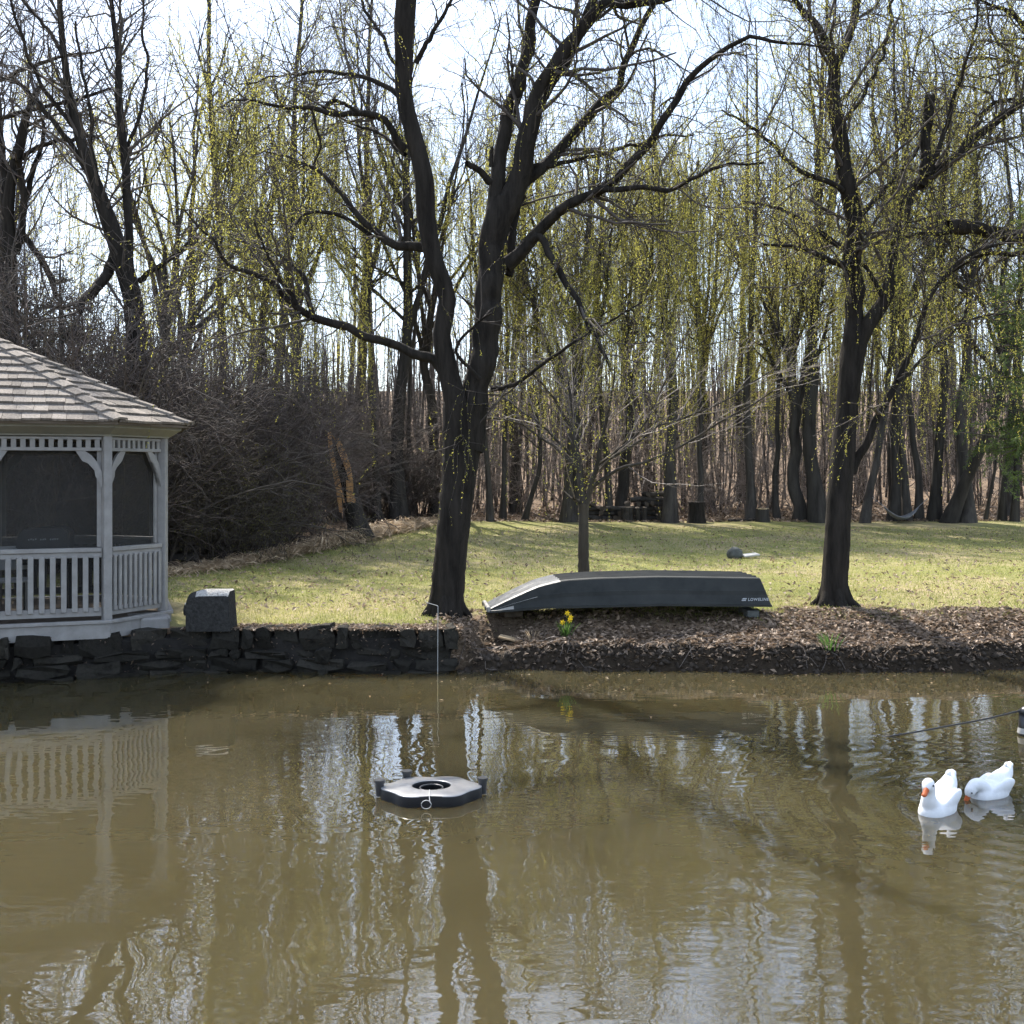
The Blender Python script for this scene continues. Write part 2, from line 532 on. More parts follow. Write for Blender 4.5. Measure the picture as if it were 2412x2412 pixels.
def spawn(P, Rr, count, g, trange=(0.2, 1.0), length=(0.5, 1.0), angle=(30, 70), seg=5, up=0.0, wig=0.25, rr=0.5, rmin=0.004, rmax=1.0, tip=0.3, lentaper=0.0):
    """grow children from polylines; up>0 bends to the sky, <0 droops"""
    Nn, n, _ = P.shape
    Ls = np.linalg.norm(np.diff(P, axis=1), axis=2).sum(1)
    pi = g.choice(Nn, count, p=Ls / Ls.sum())
    t = g.uniform(trange[0], trange[1], count)
    f = t * (n - 1)
    i = np.minimum(f.astype(int), n - 2)
    w = (f - i)[:, None]
    pos = P[pi, i] * (1 - w) + P[pi, i + 1] * w
    pr = Rr[pi, i] * (1 - w[:, 0]) + Rr[pi, i + 1] * w[:, 0]
    tan = unit(P[pi, i + 1] - P[pi, i])
    rv = g.normal(size=(count, 3))
    perp = unit(rv - (rv * tan).sum(1, keepdims=True) * tan)
    ang = np.radians(g.uniform(angle[0], angle[1], count))[:, None]
    d = unit(tan * np.cos(ang) + perp * np.sin(ang))
    ln = g.uniform(length[0], length[1], count) * (1 - lentaper * t)
    st = (ln / (seg - 1))[:, None]
    pts = [pos]
    for s in range(seg - 1):
        d = unit(d + g.normal(size=(count, 3)) * wig + np.array([0, 0, up]))
        pts.append(pts[-1] + d * st)
    C = np.stack(pts, axis=1)
    r0 = np.clip(pr * rr, rmin, rmax)
    r0 = np.minimum(r0, np.maximum(pr * 0.9, rmin))
    CR = r0[:, None] * np.linspace(1, tip, seg)[None, :]
    return C, np.maximum(CR, rmin * 0.5)


def leaves(P, per, g, lsize=(0.03, 0.05), ratio=0.3, trange=(0.1, 1.0), along=0.5, spread=0.0, tintbase=0.5, tintvar=0.5, down=0.0):
    """diamond leaf quads along polylines"""
    Nn, n, _ = P.shape
    cnt = Nn * per
    pi = np.repeat(np.arange(Nn), per)
    t = g.uniform(trange[0], trange[1], cnt)
    f = t * (n - 1)
    i = np.minimum(f.astype(int), n - 2)
    w = (f - i)[:, None]
    pos = P[pi, i] * (1 - w) + P[pi, i + 1] * w
    if spread:
        pos = pos + g.normal(size=pos.shape) * spread
    tan = unit(P[pi, i + 1] - P[pi, i])
    rv = unit(g.normal(size=(cnt, 3)))
    ax = unit(tan * along + rv * (1 - along) + np.array([0, 0, -down]))
    side = unit(np.cross(ax, unit(g.normal(size=(cnt, 3)))))
    ln = g.uniform(lsize[0], lsize[1], cnt)[:, None]
    wd = ln * ratio * 0.5
    v = np.stack([pos, pos + ax * ln * 0.45 + side * wd, pos + ax * ln, pos + ax * ln * 0.45 - side * wd], axis=1)
    fidx = np.arange(cnt * 4).reshape(cnt, 4)
    strand_t = g.uniform(-0.25, 0.25, Nn)[pi]
    tint = np.clip(tintbase + strand_t + g.uniform(-tintvar, tintvar, cnt) * 0.5, 0, 1)
    return v.reshape(-1, 3), fidx, tint


def obj(name, me, parent=None, loc=(0, 0, 0), rot=(0, 0, 0), scale=(1, 1, 1)):
    o = bpy.data.objects.new(name, me)
    COL.objects.link(o)
    o.location = loc
    o.rotation_euler = rot
    o.scale = scale
    if parent is not None:
        o.parent = parent
    return o


def tag(o, label, cat=None, group=None, kind=None):
    o['label'] = label
    if cat:
        o['category'] = cat
    if group:
        o['group'] = group
    if kind:
        o['kind'] = kind
    return o


def thing(name, label, cat, loc=(0, 0, 0), rz=0.0, group=None, scale=1.0):
    o = bpy.data.objects.new(name, None)
    COL.objects.link(o)
    o.location = loc
    o.rotation_euler = (0, 0, rz)
    o.scale = (scale,) * 3
    o.empty_display_size = 0.2
    return tag(o, label, cat, group)


def copy_tree(root, loc, rz, scale, label, group=None):
    r = root.copy()
    COL.objects.link(r)
    r.location = loc
    r.rotation_euler = (0, 0, rz)
    r.scale = scale if isinstance(scale, tuple) else (scale,) * 3
    r['label'] = label
    if group:
        r['group'] = group
    for ch in list(root.children):
        c = ch.copy()
        COL.objects.link(c)
        c.parent = r
    return r


def bm_mesh(name, bm, mat, smooth=False):
    me = bpy.data.meshes.new(name)
    bmesh.ops.recalc_face_normals(bm, faces=bm.faces)
    bm.to_mesh(me)
    bm.free()
    if smooth:
        for p in me.polygons:
            p.use_smooth = True
    me.materials.append(mat)
    return me


def add_box(bm, c, s, rz=0.0, bevel=0.0, mtx=None):
    mat = Matrix.Translation(Vector(c)) @ Matrix.Rotation(rz, 4, 'Z') @ Matrix.Diagonal((s[0], s[1], s[2], 1))
    if mtx is not None:
        mat = mtx @ mat
    r = bmesh.ops.create_cube(bm, size=1.0, matrix=mat)
    if bevel:
        es = list({e for v in r['verts'] for e in v.link_edges})
        bmesh.ops.bevel(bm, geom=es, offset=bevel, segments=1, affect='EDGES')
    return r


def box_mesh(name, c, s, mat, rz=0.0, bevel=0.004):
    bm = bmesh.new()
    add_box(bm, c, s, rz, bevel)
    return bm_mesh(name, bm, mat)


def prism_mesh(name, quad_bottom, quad_top, mat, bevel=0.0):
    bm = bmesh.new()
    vb = [bm.verts.new(p) for p in quad_bottom]
    vt = [bm.verts.new(p) for p in quad_top]
    n = len(vb)
    bm.faces.new(vb[::-1])
    bm.faces.new(vt)
    for i in range(n):
        bm.faces.new((vb[i], vb[(i + 1) % n], vt[(i + 1) % n], vt[i]))
    if bevel:
        bmesh.ops.bevel(bm, geom=list(bm.edges), offset=bevel, segments=1, affect='EDGES')
    return bm_mesh(name, bm, mat)


def tube_obj(name, pts, r, mat, parent=None, k=6, n=None, off=(0, 0, 0)):
    p = [(q[0] - off[0], q[1] - off[1], q[2] - off[2], q[3] if len(q) > 3 else r) for q in pts]
    rs = resample(p, n or max(2, len(p) * 4))
    v, f = tubes(rs[None, :, :3], rs[None, :, 3], k)
    return obj(name, np_mesh(name, v, f, mat), parent)


# ------------------------------------------------------------------ terrain
def sstep(a, b, x):
    t = np.clip((x - a) / (b - a), 0, 1)
    return t * t * (3 - 2 * t)


def wall_y(x):
    x = np.asarray(x, dtype=float)
    return np.where(x > -4.1, 13.32, np.where(x > -4.75, 13.32 + (x + 4.1) * 0.42, 13.05 + (x + 4.75) * 0.384))


def shore_y(x):
    x = np.asarray(x, dtype=float)
    return 13.42 + 0.10 * np.sin(x * 1.15 + 0.6) + 0.06 * np.sin(x * 3.1 + 1.0) + 0.035 * np.sin(x * 7.7) * np.sin(x * 2.3 + 1) + 0.022 * np.sin(x * 15.1 + 2)


def wobble(x, y):
    return (np.sin(x * 1.7 + y * 0.9) * np.sin(y * 2.3 - x * 0.6 + 1.3) * 0.5 + np.sin(x * 4.1 - y * 3.3) * 0.25 + np.sin(x * 9.3 + y * 7.1) * 0.12)


LAWN = 0.56


def terr(x, y):
    x = np.asarray(x, dtype=float)
    y = np.asarray(y, dtype=float)
    # natural bank
    d = y - shore_y(x)
    nat = np.interp(d, [-2.5, -0.6, -0.06, 0.02, 0.12, 0.5, 1.15, 1.7], [-0.7, -0.35, -0.08, 0.14, 0.27, 0.37, 0.53, LAWN])
    nat = nat + (wobble(x, y) * 0.03 + wobble(x * 3.7 + 5, y * 4.1) * 0.035) * sstep(0, 0.1, d) * (1 - sstep(1.4, 2.2, d))
    # built edge behind the stone wall
    dw = y - wall_y(x)
    wal = np.where(dw < 0.2, -0.7, np.interp(dw, [0.2, 0.22, 1.2], [0.30, 0.50, LAWN]))
    b = sstep(-0.95, -0.35, x)
    # a dirt hollow right of the willow roots
    hol = np.exp(-((x + 0.25) / 0.35) ** 2) * sstep(0.0, 0.15, d) * (1 - sstep(0.6, 1.0, d))
    far = wal * (1 - b) + nat * b - hol * 0.12 * b
    lump = wobble(x * 0.35, y * 0.35) * 0.035 * sstep(15.2, 17, y)
    hill = 0.5 * (np.sqrt(((y - 42) * 0.10) ** 2 + 1.2) + (y - 42) * 0.10)
    hill = np.where(y > 20, hill, 0) * sstep(20, 40, y)
    hill = hill - 0.02
    rough = wobble(x * 0.8, y * 0.8) * 0.10 * sstep(38, 46, y)
    near = np.interp(y, [-6, -1.5, 0.6, 1.6, 2.2], [0.95, 0.85, 0.7, 0.05, -0.7])
    out = np.where(y < 6, near, far + lump + np.where(y > 20, hill, 0) + rough)
    return out


def tz(x, y):
    return float(terr(x, y))


def edge_y(x):
    """where the lawn meets the woods"""
    return np.interp(x, [-12, -6.2, -4.5, -3.2, -2.4, 40], [19.5, 21.5, 27, 33, 36.0, 36.5])


xs = np.concatenate([np.arange(-120, -30, 6), np.arange(-30, -9, 0.7), np.arange(-9, 9, 0.11), np.arange(9, 30, 0.7), np.arange(30, 121, 6)])
ys = np.concatenate([np.arange(-14, 2.6, 0.7), np.arange(2.6, 11, 2.0), np.arange(11, 13.2, 0.3), np.arange(13.2, 15.4, 0.05), np.arange(15.4, 24, 0.22), np.arange(24, 60, 0.9), np.arange(60, 240, 5)])
GX, GY = np.meshgrid(xs, ys)
GZ = terr(GX, GY)
V = np.stack([GX, GY, GZ], -1).reshape(-1, 3)
ny, nx = GX.shape
idx = np.arange(nx * ny).reshape(ny, nx)
F = np.stack([idx[:-1, :-1], idx[:-1, 1:], idx[1:, 1:], idx[1:, :-1]], -1).reshape(-1, 4)
gme = np_mesh('ground', V, F, M['ground'])
e = edge_y(GX)
lit_w = sstep(-1.0, 1.4, GY - e)
bank_top = np.where(GX < -0.8, wall_y(GX) + 0.35, shore_y(GX) + 1.25 + np.where(GX > 3.2, 0.25 * np.sin(GX * 0.9), 0))
lit_b = 1 - sstep(-0.25, 0.3, GY - bank_top)
dd = GY - shore_y(GX)
dirt_w = (1 - sstep(0.12, 0.32, dd)) * sstep(-0.9, -0.4, GX)
hol = np.exp(-((GX + 0.25) / 0.4) ** 2) * (1 - sstep(0.7, 1.2, dd))
tree_circ = np.exp(-(((GX - 4.48) / 0.9) ** 2 + ((GY - 15.0) / 0.6) ** 2)) + 0.6 * np.exp(-(((GX + 0.86) / 0.4) ** 2 + ((GY - 14.35) / 0.35) ** 2))
zone = np.stack([np.zeros_like(GX), np.clip(np.maximum(np.maximum(lit_w, lit_b), tree_circ), 0, 1), np.clip(np.maximum(dirt_w, hol * 0.9), 0, 1), np.ones_like(GX)], -1)
za = gme.attributes.new('zone', 'FLOAT_COLOR', 'POINT')
za.data.foreach_set('color', zone.reshape(-1).astype(np.float32))
ground = obj('ground', gme)
tag(ground, 'lawn, leaf-strewn bank and wooded slope around the pond', kind='structure')

# pond water sheet
wv = np.array([(-70, -4, 0), (70, -4, 0), (70, 13.75, 0), (-70, 13.75, 0)])
water = obj('water', np_mesh('water', wv, np.array([[0, 1, 2, 3]]), M['water'], smooth=False))
tag(water, 'muddy olive pond water with rippled reflections', kind='structure')

# ------------------------------------------------------------------ stone wall along the pond
wall = thing('stone_wall', 'low dark stone retaining wall between the gazebo and the pond water', 'stone wall', (-3.0, 13.3, 0.0))
wo_ = wall.location
bm = bmesh.new()
prev = None
wx = np.arange(-9.5, -0.55, 0.25)
for x in wx:
    y = float(wall_y(x))
    ring = [bm.verts.new((x - wo_.x, yy - wo_.y, zz)) for yy, zz in ((y + 0.06, -0.5), (y + 0.06, 0.40), (y + 0.34, 0.46), (y + 0.34, -0.5))]
    if prev:
        for i in range(3):
            bm.faces.new((prev[i], ring[i], ring[i + 1], prev[i + 1]))
    prev = ring
obj('wall_core', bm_mesh('wall_core', bm, M['mortar']), wall)


def stone_mesh(sx, sy, sz, seed):
    g = random.Random(seed)
    bm = bmesh.new()
    bmesh.ops.create_cube(bm, size=1.0, matrix=Matrix.Diagonal((sx, sy, sz, 1)))
    bmesh.ops.subdivide_edges(bm, edges=list(bm.edges), cuts=1, use_grid_fill=True)
    for v in bm.verts:
        u = Vector((v.co.x / sx, v.co.y / sy, v.co.z / sz)) * 2
        k = 1.0 - 0.16 * max(0, u.length - 1.0)
        v.co = Vector((v.co.x * k + g.uniform(-1, 1) * 0.028, v.co.y * k + g.uniform(-1, 1) * sy * 0.10, v.co.z * k + g.uniform(-1, 1) * 0.022))
    return bm_mesh('stone', bm, M['stone'])


z0 = -0.10
course = 0
while z0 < 0.40:
    hh = rnd.uniform(0.11, 0.17)
    if z0 + hh > 0.40:
        hh = 0.50 - z0 + 0.02
    x = -8.4 + rnd.uniform(0, 0.2)
    while x < -0.75:
        ln = rnd.choice((0.14, 0.2, 0.28, 0.38, 0.5, 0.62)) * rnd.uniform(0.85, 1.15)
        hv = hh * rnd.uniform(0.8, 1.25)
        xc = x + ln / 2
        y = float(wall_y(xc))
        ang = math.atan2(float(wall_y(xc + 0.1) - wall_y(xc - 0.1)), 0.2)
        top_j = rnd.uniform(-0.015, 0.03) if z0 + hh > 0.42 else 0
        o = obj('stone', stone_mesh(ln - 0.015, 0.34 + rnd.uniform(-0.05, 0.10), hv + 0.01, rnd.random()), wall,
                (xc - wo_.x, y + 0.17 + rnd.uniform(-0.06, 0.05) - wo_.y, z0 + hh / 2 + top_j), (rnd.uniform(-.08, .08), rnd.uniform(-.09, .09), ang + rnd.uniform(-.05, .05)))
        x += ln + 0.008
    z0 += hh
    course += 1

# ------------------------------------------------------------------ gazebo
A_, B_ = 1.42, 0.94
ang0 = R(20)
P0 = Vector((-4.817, 13.12))
dirs = [ang0 + R(45) * i for i in range(8)]
lens = [A_, B_] * 4
poly = [P0 - Vector((math.cos(ang0), math.sin(ang0))) * A_]
for d, l in zip(dirs, lens):
    poly.append(poly[-1] + Vector((math.cos(d), math.sin(d))) * l)
poly = poly[:8]                      # poly[0]=front left, poly[1]=front right, poly[2]=right ...
cen = sum(poly, Vector((0, 0))) / 8
GB = Vector((cen.x, cen.y, 0.44))
gz = thing('gazebo', 'white wooden screened gazebo with weathered shingle roof at the left pond edge', 'gazebo', GB)


def offset_poly(e_):
    out = []
    for i in range(8):
        d1, d0 = dirs[i], dirs[i - 1]
        n1 = Vector((math.sin(d1), -math.cos(d1)))
        n0 = Vector((math.sin(d0), -math.cos(d0)))
        b = (n0 + n1).normalized()
        out.append(poly[i] + b * (e_ / math.cos(R(22.5))))
    return out


def L3(p, z):
    return Vector((p.x - GB.x, p.y - GB.y, z - GB.z))


def ring_prism(name, e_in, e_out, z0_, z1_, mat, face):
    a, b = offset_poly(e_in), offset_poly(e_out)
    i, j = face, (face + 1) % 8
    return prism_mesh(name, [L3(b[i], z0_), L3(b[j], z0_), L3(a[j], z0_), L3(a[i], z0_)], [L3(b[i], z1_), L3(b[j], z1_), L3(a[j], z1_), L3(a[i], z1_)], mat, 0.004)


# deck
pf = offset_poly(0.05)
obj('floor', prism_mesh('floor', [L3(p, 0.60) for p in pf], [L3(p, 0.655) for p in pf], M['underroof']), gz)
for f in range(8):
    obj('deck_fascia', ring_prism('deck_fascia', 0.05, 0.10, 0.455, 0.632, M['white'], f), gz)
    obj('deck_trim', ring_prism('deck_trim', 0.045, 0.125, 0.634, 0.672, M['white'], f), gz)
for p in offset_poly(-0.12):
    obj('deck_block', box_mesh('deck_block', L3(p, 0.30), (0.2, 0.2, 0.34), M['stone'], bevel=0.01), gz)

# posts
for i, p in enumerate(poly):
    rz = dirs[i] - R(22.5)
    bm = bmesh.new()
    add_box(bm, L3(p, 1.76), (0.10, 0.10, 2.19), rz, 0.008)
    obj('post', bm_mesh('post', bm, M['white']), gz)


def face_frame(f):
    a, b = poly[f], poly[(f + 1) % 8]
    d = (b - a)
    l = d.length
    d.normalize()
    return a, d, l, math.atan2(d.y, d.x)


def fbox(name, f, s, z, size, mat, parent, inset=0.0, bevel=0.004):
    """box on face f at distance s along it, centre height z, size along/depth/height"""
    a, d, l, rz = face_frame(f)
    n = Vector((d.y, -d.x))
    c = a + d * s + n * inset
    return obj(name, box_mesh(name, L3(c, z), size, mat, rz, bevel), parent)


def bracket_mesh(f, side):
    a, d, l, rz = face_frame(f)
    prof = [(0.05, 2.66), (0.33, 2.66), (0.31, 2.60), (0.27, 2.565), (0.235, 2.555), (0.20, 2.52), (0.16, 2.45), (0.135, 2.40), (0.125, 2.345), (0.05, 2.25), (0.05, 2.42), (0.10, 2.52), (0.17, 2.61), (0.05, 2.61)]
    prof = [(0.05, 2.23), (0.085, 2.30), (0.125, 2.37), (0.13, 2.43), (0.165, 2.475), (0.21, 2.525), (0.27, 2.55), (0.30, 2.60), (0.345, 2.668), (0.24, 2.668), (0.17, 2.62), (0.10, 2.53), (0.05, 2.42)]
    if l < 1.2:
        prof = [(0.05 + (u - 0.05) * 0.8, z) for u, z in prof]
    bm = bmesh.new()
    rows = []
    for off in (-0.018, 0.018):
        row = []
        for u, z in prof:
            s = u if side == 0 else l - u
            c = a + d * s + Vector((d.y, -d.x)) * off
            row.append(bm.verts.new(L3(c, z)))
        rows.append(row)
    n = len(prof)
    for i in range(n):
        bm.faces.new((rows[0][i], rows[0][(i + 1) % n], rows[1][(i + 1) % n], rows[1][i]))
    for row in rows:
        fs = bm.faces.new(row)
        bmesh.ops.triangulate(bm, faces=[fs])
    return bm_mesh('bracket', bm, M['white'])


for f in range(8):
    a, d, l, rz = face_frame(f)
    inner = l - 0.11
    rail = fbox('handrail', f, l / 2, 1.500, (inner, 0.085, 0.05), M['white'], gz, 0.0)
    fbox('top_rail', f, l / 2, 1.440, (inner, 0.045, 0.066), M['white'], rail)
    fbox('bottom_rail', f, l / 2, 0.765, (inner, 0.045, 0.10), M['white'], rail)
    nb = int(round(l / (0.128 if l > 1.2 else 0.098)))
    sp = inner / nb
    for k in range(nb):
        fbox('baluster', f, 0.055 + sp * (k + 0.5), 1.10, (0.062 if l > 1.2 else 0.048, 0.034, 0.66), M['white'], rail, 0.033, 0.006)
    fr = fbox('frieze_rail', f, l / 2, 2.690, (inner, 0.05, 0.04), M['white'], gz)
    fbox('frieze_top', f, l / 2, 2.822, (inner, 0.05, 0.035), M['white'], fr)
    nf = int(round(l / (0.108 if l > 1.2 else 0.098)))
    sp = inner / nf
    for k in range(nf):
        fbox('frieze_slat', f, 0.055 + sp * (k + 0.5), 2.757, (0.058 if l > 1.2 else 0.044, 0.03, 0.10), M['white'], fr, 0.004, 0.003)
    for s in (0, 1):
        obj('bracket', bracket_mesh(f, s), gz)
    for s in (0.085, l - 0.085):
        fbox('screen_stile', f, s, 2.10, (0.05, 0.03, 1.14), M['white'], gz, -0.045, 0.003)
    # insect screen: real thin sheet behind rail and frieze
    n = Vector((d.y, -d.x))
    a1, b1 = a + d * 0.06 - n * 0.07, a + d * (l - 0.06) - n * 0.07
    vv = [L3(a1, 0.70), L3(b1, 0.70), L3(b1, 2.85), L3(a1, 2.85)]
    obj('screen', np_mesh('screen', np.array([tuple(v) for v in vv]), np.array([[0, 1, 2, 3]]), M['screen'], False), gz)
    obj('beam', ring_prism('beam', -0.045, 0.075, 2.846, 2.90, M['fascia'], f), gz)
    # sloping fascia below the eave
    a0, b0 = offset_poly(0.076), offset_poly(0.22)
    j = (f + 1) % 8
    obj('fascia', prism_mesh('fascia', [L3(a0[f], 2.862), L3(a0[j], 2.862), L3(a0[j], 2.90), L3(a0[f], 2.90)],
                             [L3(b0[f], 2.945), L3(b0[j], 2.945), L3(b0[j], 2.985), L3(b0[f], 2.985)], M['fascia']), gz)

# roof
APEX = Vector((cen.x - 0.80, cen.y + 0.10, 4.12))
EAV = offset_poly(0.30)
ZE = 2.975


def to_l(v):
    return (v[0] - GB.x, v[1] - GB.y, v[2] - GB.z)


far_shingles = bmesh.new()
for f in range(8):
    e0 = Vector((EAV[f].x, EAV[f].y, ZE))
    e1 = Vector((EAV[(f + 1) % 8].x, EAV[(f + 1) % 8].y, ZE))
    panel = obj('roof_panel', prism_mesh('roof_panel', [to_l(e0), to_l(e1), to_l(APEX)], [to_l(e0 + Vector((0, 0, .03))), to_l(e1 + Vector((0, 0, .03))), to_l(APEX + Vector((0, 0, .03)))], M['underroof']), gz)
    ed = (e1 - e0)
    el = ed.length
    ed.normalize()
    foot = e0 + ed * (APEX - e0).dot(ed)
    upv = (APEX - foot)
    H = upv.length
    upv.normalize()
    fu = (APEX - e0).dot(ed)            # apex position along edge
    nrm = ed.cross(upv).normalized()
    if nrm.z < 0:
        nrm = -nrm
    base = e0 + Vector((0, 0, 0.03))
    ncourse = 11
    ex = H / ncourse
    visible = f in (7, 0, 1, 2, 3)
    for c in range(ncourse):
        v0 = c * ex - 0.025
        v1 = v0 + ex * 1.25

        def lim(v):
            k = max(0.0, min(1.0, v / H))
            return fu * k, el - (el - fu) * k
        la, lb = lim(v0)
        ta, tb = lim(min(v1, H))
        u = la - rnd.uniform(0, 0.1)
        while u < lb:
            wd = rnd.choice((0.11, 0.15, 0.17, 0.2, 0.22)) * rnd.uniform(0.9, 1.1)
            u0, u1 = max(u, la), min(u + wd - 0.004, lb)
            t0, t1 = max(u, ta), min(u + wd - 0.004, tb)
            if t1 <= t0:
                t0 = t1 = min(max((t0 + t1) / 2, ta), tb)
                t1 = t0 + 0.004
            if u1 - u0 > 0.025:
                jit = rnd.uniform(-0.012, 0.012)
                lift = 0.040 + rnd.uniform(0, 0.010)

                def pt(uu, vv_, h):
                    return to_l(base + ed * uu + upv * vv_ + nrm * h)
                bot = [pt(u0, v0 + jit, lift - 0.030), pt(u1, v0 + jit, lift - 0.030), pt(t1, v1, 0.002), pt(t0, v1, 0.002)]
                top = [pt(u0, v0 + jit, lift), pt(u1, v0 + jit, lift), pt(t1, v1, 0.010), pt(t0, v1, 0.010)]
                if visible:
                    obj('shingle', prism_mesh('shingle', bot, top, M['shingle']), panel)
                else:
                    vb = [far_shingles.verts.new(p) for p in bot]
                    vt = [far_shingles.verts.new(p) for p in top]
                    far_shingles.faces.new(vb[::-1])
                    far_shingles.faces.new(vt)
                    for i in range(4):
                        far_shingles.faces.new((vb[i], vb[(i + 1) % 4], vt[(i + 1) % 4], vt[i]))
            u += wd
o = obj('hidden_side_shingles', bm_mesh('hidden_side_shingles', far_shingles, M['shingle']), gz)
o['kind'] = 'stuff'
# hip caps
for i in range(8):
    e0 = Vector((EAV[i].x, EAV[i].y, ZE + 0.035))
    ap = APEX + Vector((0, 0, 0.035))
    along = (ap - e0)
    Lh = along.length
    along.normalize()
    # neighbours' slope directions on each side of the hip
    ep = Vector((EAV[i - 1].x, EAV[i - 1].y, ZE)) - Vector((EAV[i].x, EAV[i].y, ZE))
    en = Vector((EAV[(i + 1) % 8].x, EAV[(i + 1) % 8].y, ZE)) - Vector((EAV[i].x, EAV[i].y, ZE))

    def sidev(q):
        q = q - along * q.dot(along)
        return q.normalized()
    s0, s1 = sidev(ep), sidev(en)
    nrm = Vector((0, 0, 1)) - along * along.z
    nrm.normalize()
    ncap = 11
    st = Lh / ncap
    for k in range(ncap):
        p0 = e0 + along * (k * st - 0.03)
        p1 = e0 + along * (k * st + st * 1.2)
        wdt = 0.10 if k < ncap - 1 else 0.07
        for s in (s0, s1):
            bot = [p0 + nrm * 0.045, p0 + s * wdt + nrm * 0.045, p1 + s * wdt + nrm * 0.012, p1 + nrm * 0.012]
            top = [q + nrm * 0.026 for q in bot]
            obj('hip_cap', prism_mesh('hip_cap', [to_l(q) for q in bot], [to_l(q) for q in top], M['shingle']), gz)
fin = bmesh.new()
bmesh.ops.create_cone(fin, cap_ends=True, segments=12, radius1=0.13, radius2=0.05, depth=0.10, matrix=Matrix.Translation(Vector(to_l(APEX)) + Vector((0, 0, 0.10))))
bmesh.ops.create_uvsphere(fin, u_segments=12, v_segments=8, radius=0.06, matrix=Matrix.Translation(Vector(to_l(APEX)) + Vector((0, 0, 0.19))))
bmesh.ops.create_cone(fin, cap_ends=True, segments=10, radius1=0.035, radius2=0.005, depth=0.22, matrix=Matrix.Translation(Vector(to_l(APEX)) + Vector((0, 0, 0.33))))
obj('finial', bm_mesh('finial', fin, M['white'], True), gz)
# step beside the gazebo
st_o = thing('stone_step', 'rough pale stone step by the right corner of the gazebo', 'step', (-4.48, 13.62, 0.5))
bm = bmesh.new()
add_box(bm, (0.05, 0.06, 0.05), (0.36, 0.34, 0.17), 0.3, 0.02)
obj('step_block', bm_mesh('step_block', bm, M['white']), st_o)
bm = bmesh.new()
add_box(bm, (-0.10, 0.14, 0.145), (0.4, 0.16, 0.03), 0.5, 0.005)
obj('step_board', bm_mesh('step_board', bm, M['white']), st_o)

# grill inside the gazebo
gc = W(86, 1010, 14.0)
gr = thing('barbecue_grill', 'black hooded barbecue grill seen through the gazebo screen', 'grill', (gc.x, gc.y, 0.655), R(14))
bm = bmesh.new()
prof = [(-0.32, 0.80), (-0.29, 0.98), (-0.22, 1.06), (0.24, 1.07), (0.31, 1.02), (0.32, 0.80)]
rows = [[bm.verts.new((x, yy, z)) for x, z in prof] for yy in (-0.22, 0.22)]
for i in range(len(prof)):
    j = (i + 1) % len(prof)
    bm.faces.new((rows[0][i], rows[0][j], rows[1][j], rows[1][i]))
for r_ in rows:
    bm.faces.new(r_)
bmesh.ops.bevel(bm, geom=list(bm.edges), offset=0.02, segments=2, affect='EDGES')
obj('hood', bm_mesh('hood', bm, M['darkmetal']), gr)
obj('firebox', box_mesh('firebox', (0, 0, 0.70), (0.62, 0.42, 0.18), M['darkmetal'], 0, 0.015), gr)
for sx in (-0.27, 0.27):
    for sy in (-0.17, 0.17):
        obj('leg', box_mesh('leg', (sx, sy, 0.305), (0.04, 0.04, 0.61), M['darkmetal']), gr)
obj('side_shelf', box_mesh('side_shelf', (0.52, 0, 0.80), (0.40, 0.36, 0.03), M['darkmetal']), gr)
bm = bmesh.new()
x = -0.16
for wgrp in (4, 3, 4):
    for k in range(wgrp):
        add_box(bm, (x, -0.226, 0.925 + rnd.uniform(-.003, .003)), (0.014, 0.004, 0.018))
        if k % 2:
            add_box(bm, (x + 0.011, -0.226, 0.931), (0.010, 0.004, 0.006))
        x += 0.026
    x += 0.036
obj('lettering', bm_mesh('lettering', bm, M['letter']), gr)

# folding chair behind the balusters
cc = W(20, 1100, 13.75)
ch = thing('garden_chair', 'pale metal garden chair behind the gazebo balusters', 'chair', (cc.x, cc.y, 0.655), R(30))
obj('seat', box_mesh('seat', (0, 0, 0.42), (0.46, 0.44, 0.03), M['wire']), ch)
obj('backrest', box_mesh('backrest', (0, 0.22, 0.68), (0.46, 0.03, 0.30), M['wire']), ch)
for sx in (-0.2, 0.2):
    for sy in (-0.19, 0.19):
        obj('leg', box_mesh('leg', (sx, sy, 0.20), (0.025, 0.025, 0.40), M['wire']), ch)

# ------------------------------------------------------------------ block on the wall
bx = W(393, 1192, 13.34)
bl = thing('pump_housing', 'dark square housing with a rounded sunlit gritty top on the stone wall', 'housing', (bx.x, 13.46, 0.50))
bm = bmesh.new()
pr = []
wd, hg = 0.26, 0.47
for t in np.linspace(0, math.pi / 2, 6):
    pr.append((-wd + 0.10 - 0.10 * math.sin(math.pi / 2 - t) * 1.0, hg - 0.10 + 0.10 * math.sin(t)))
pr = [(-wd, 0.0)] + pr + [(wd - 0.01, hg + 0.004), (wd + 0.02, 0.0)]
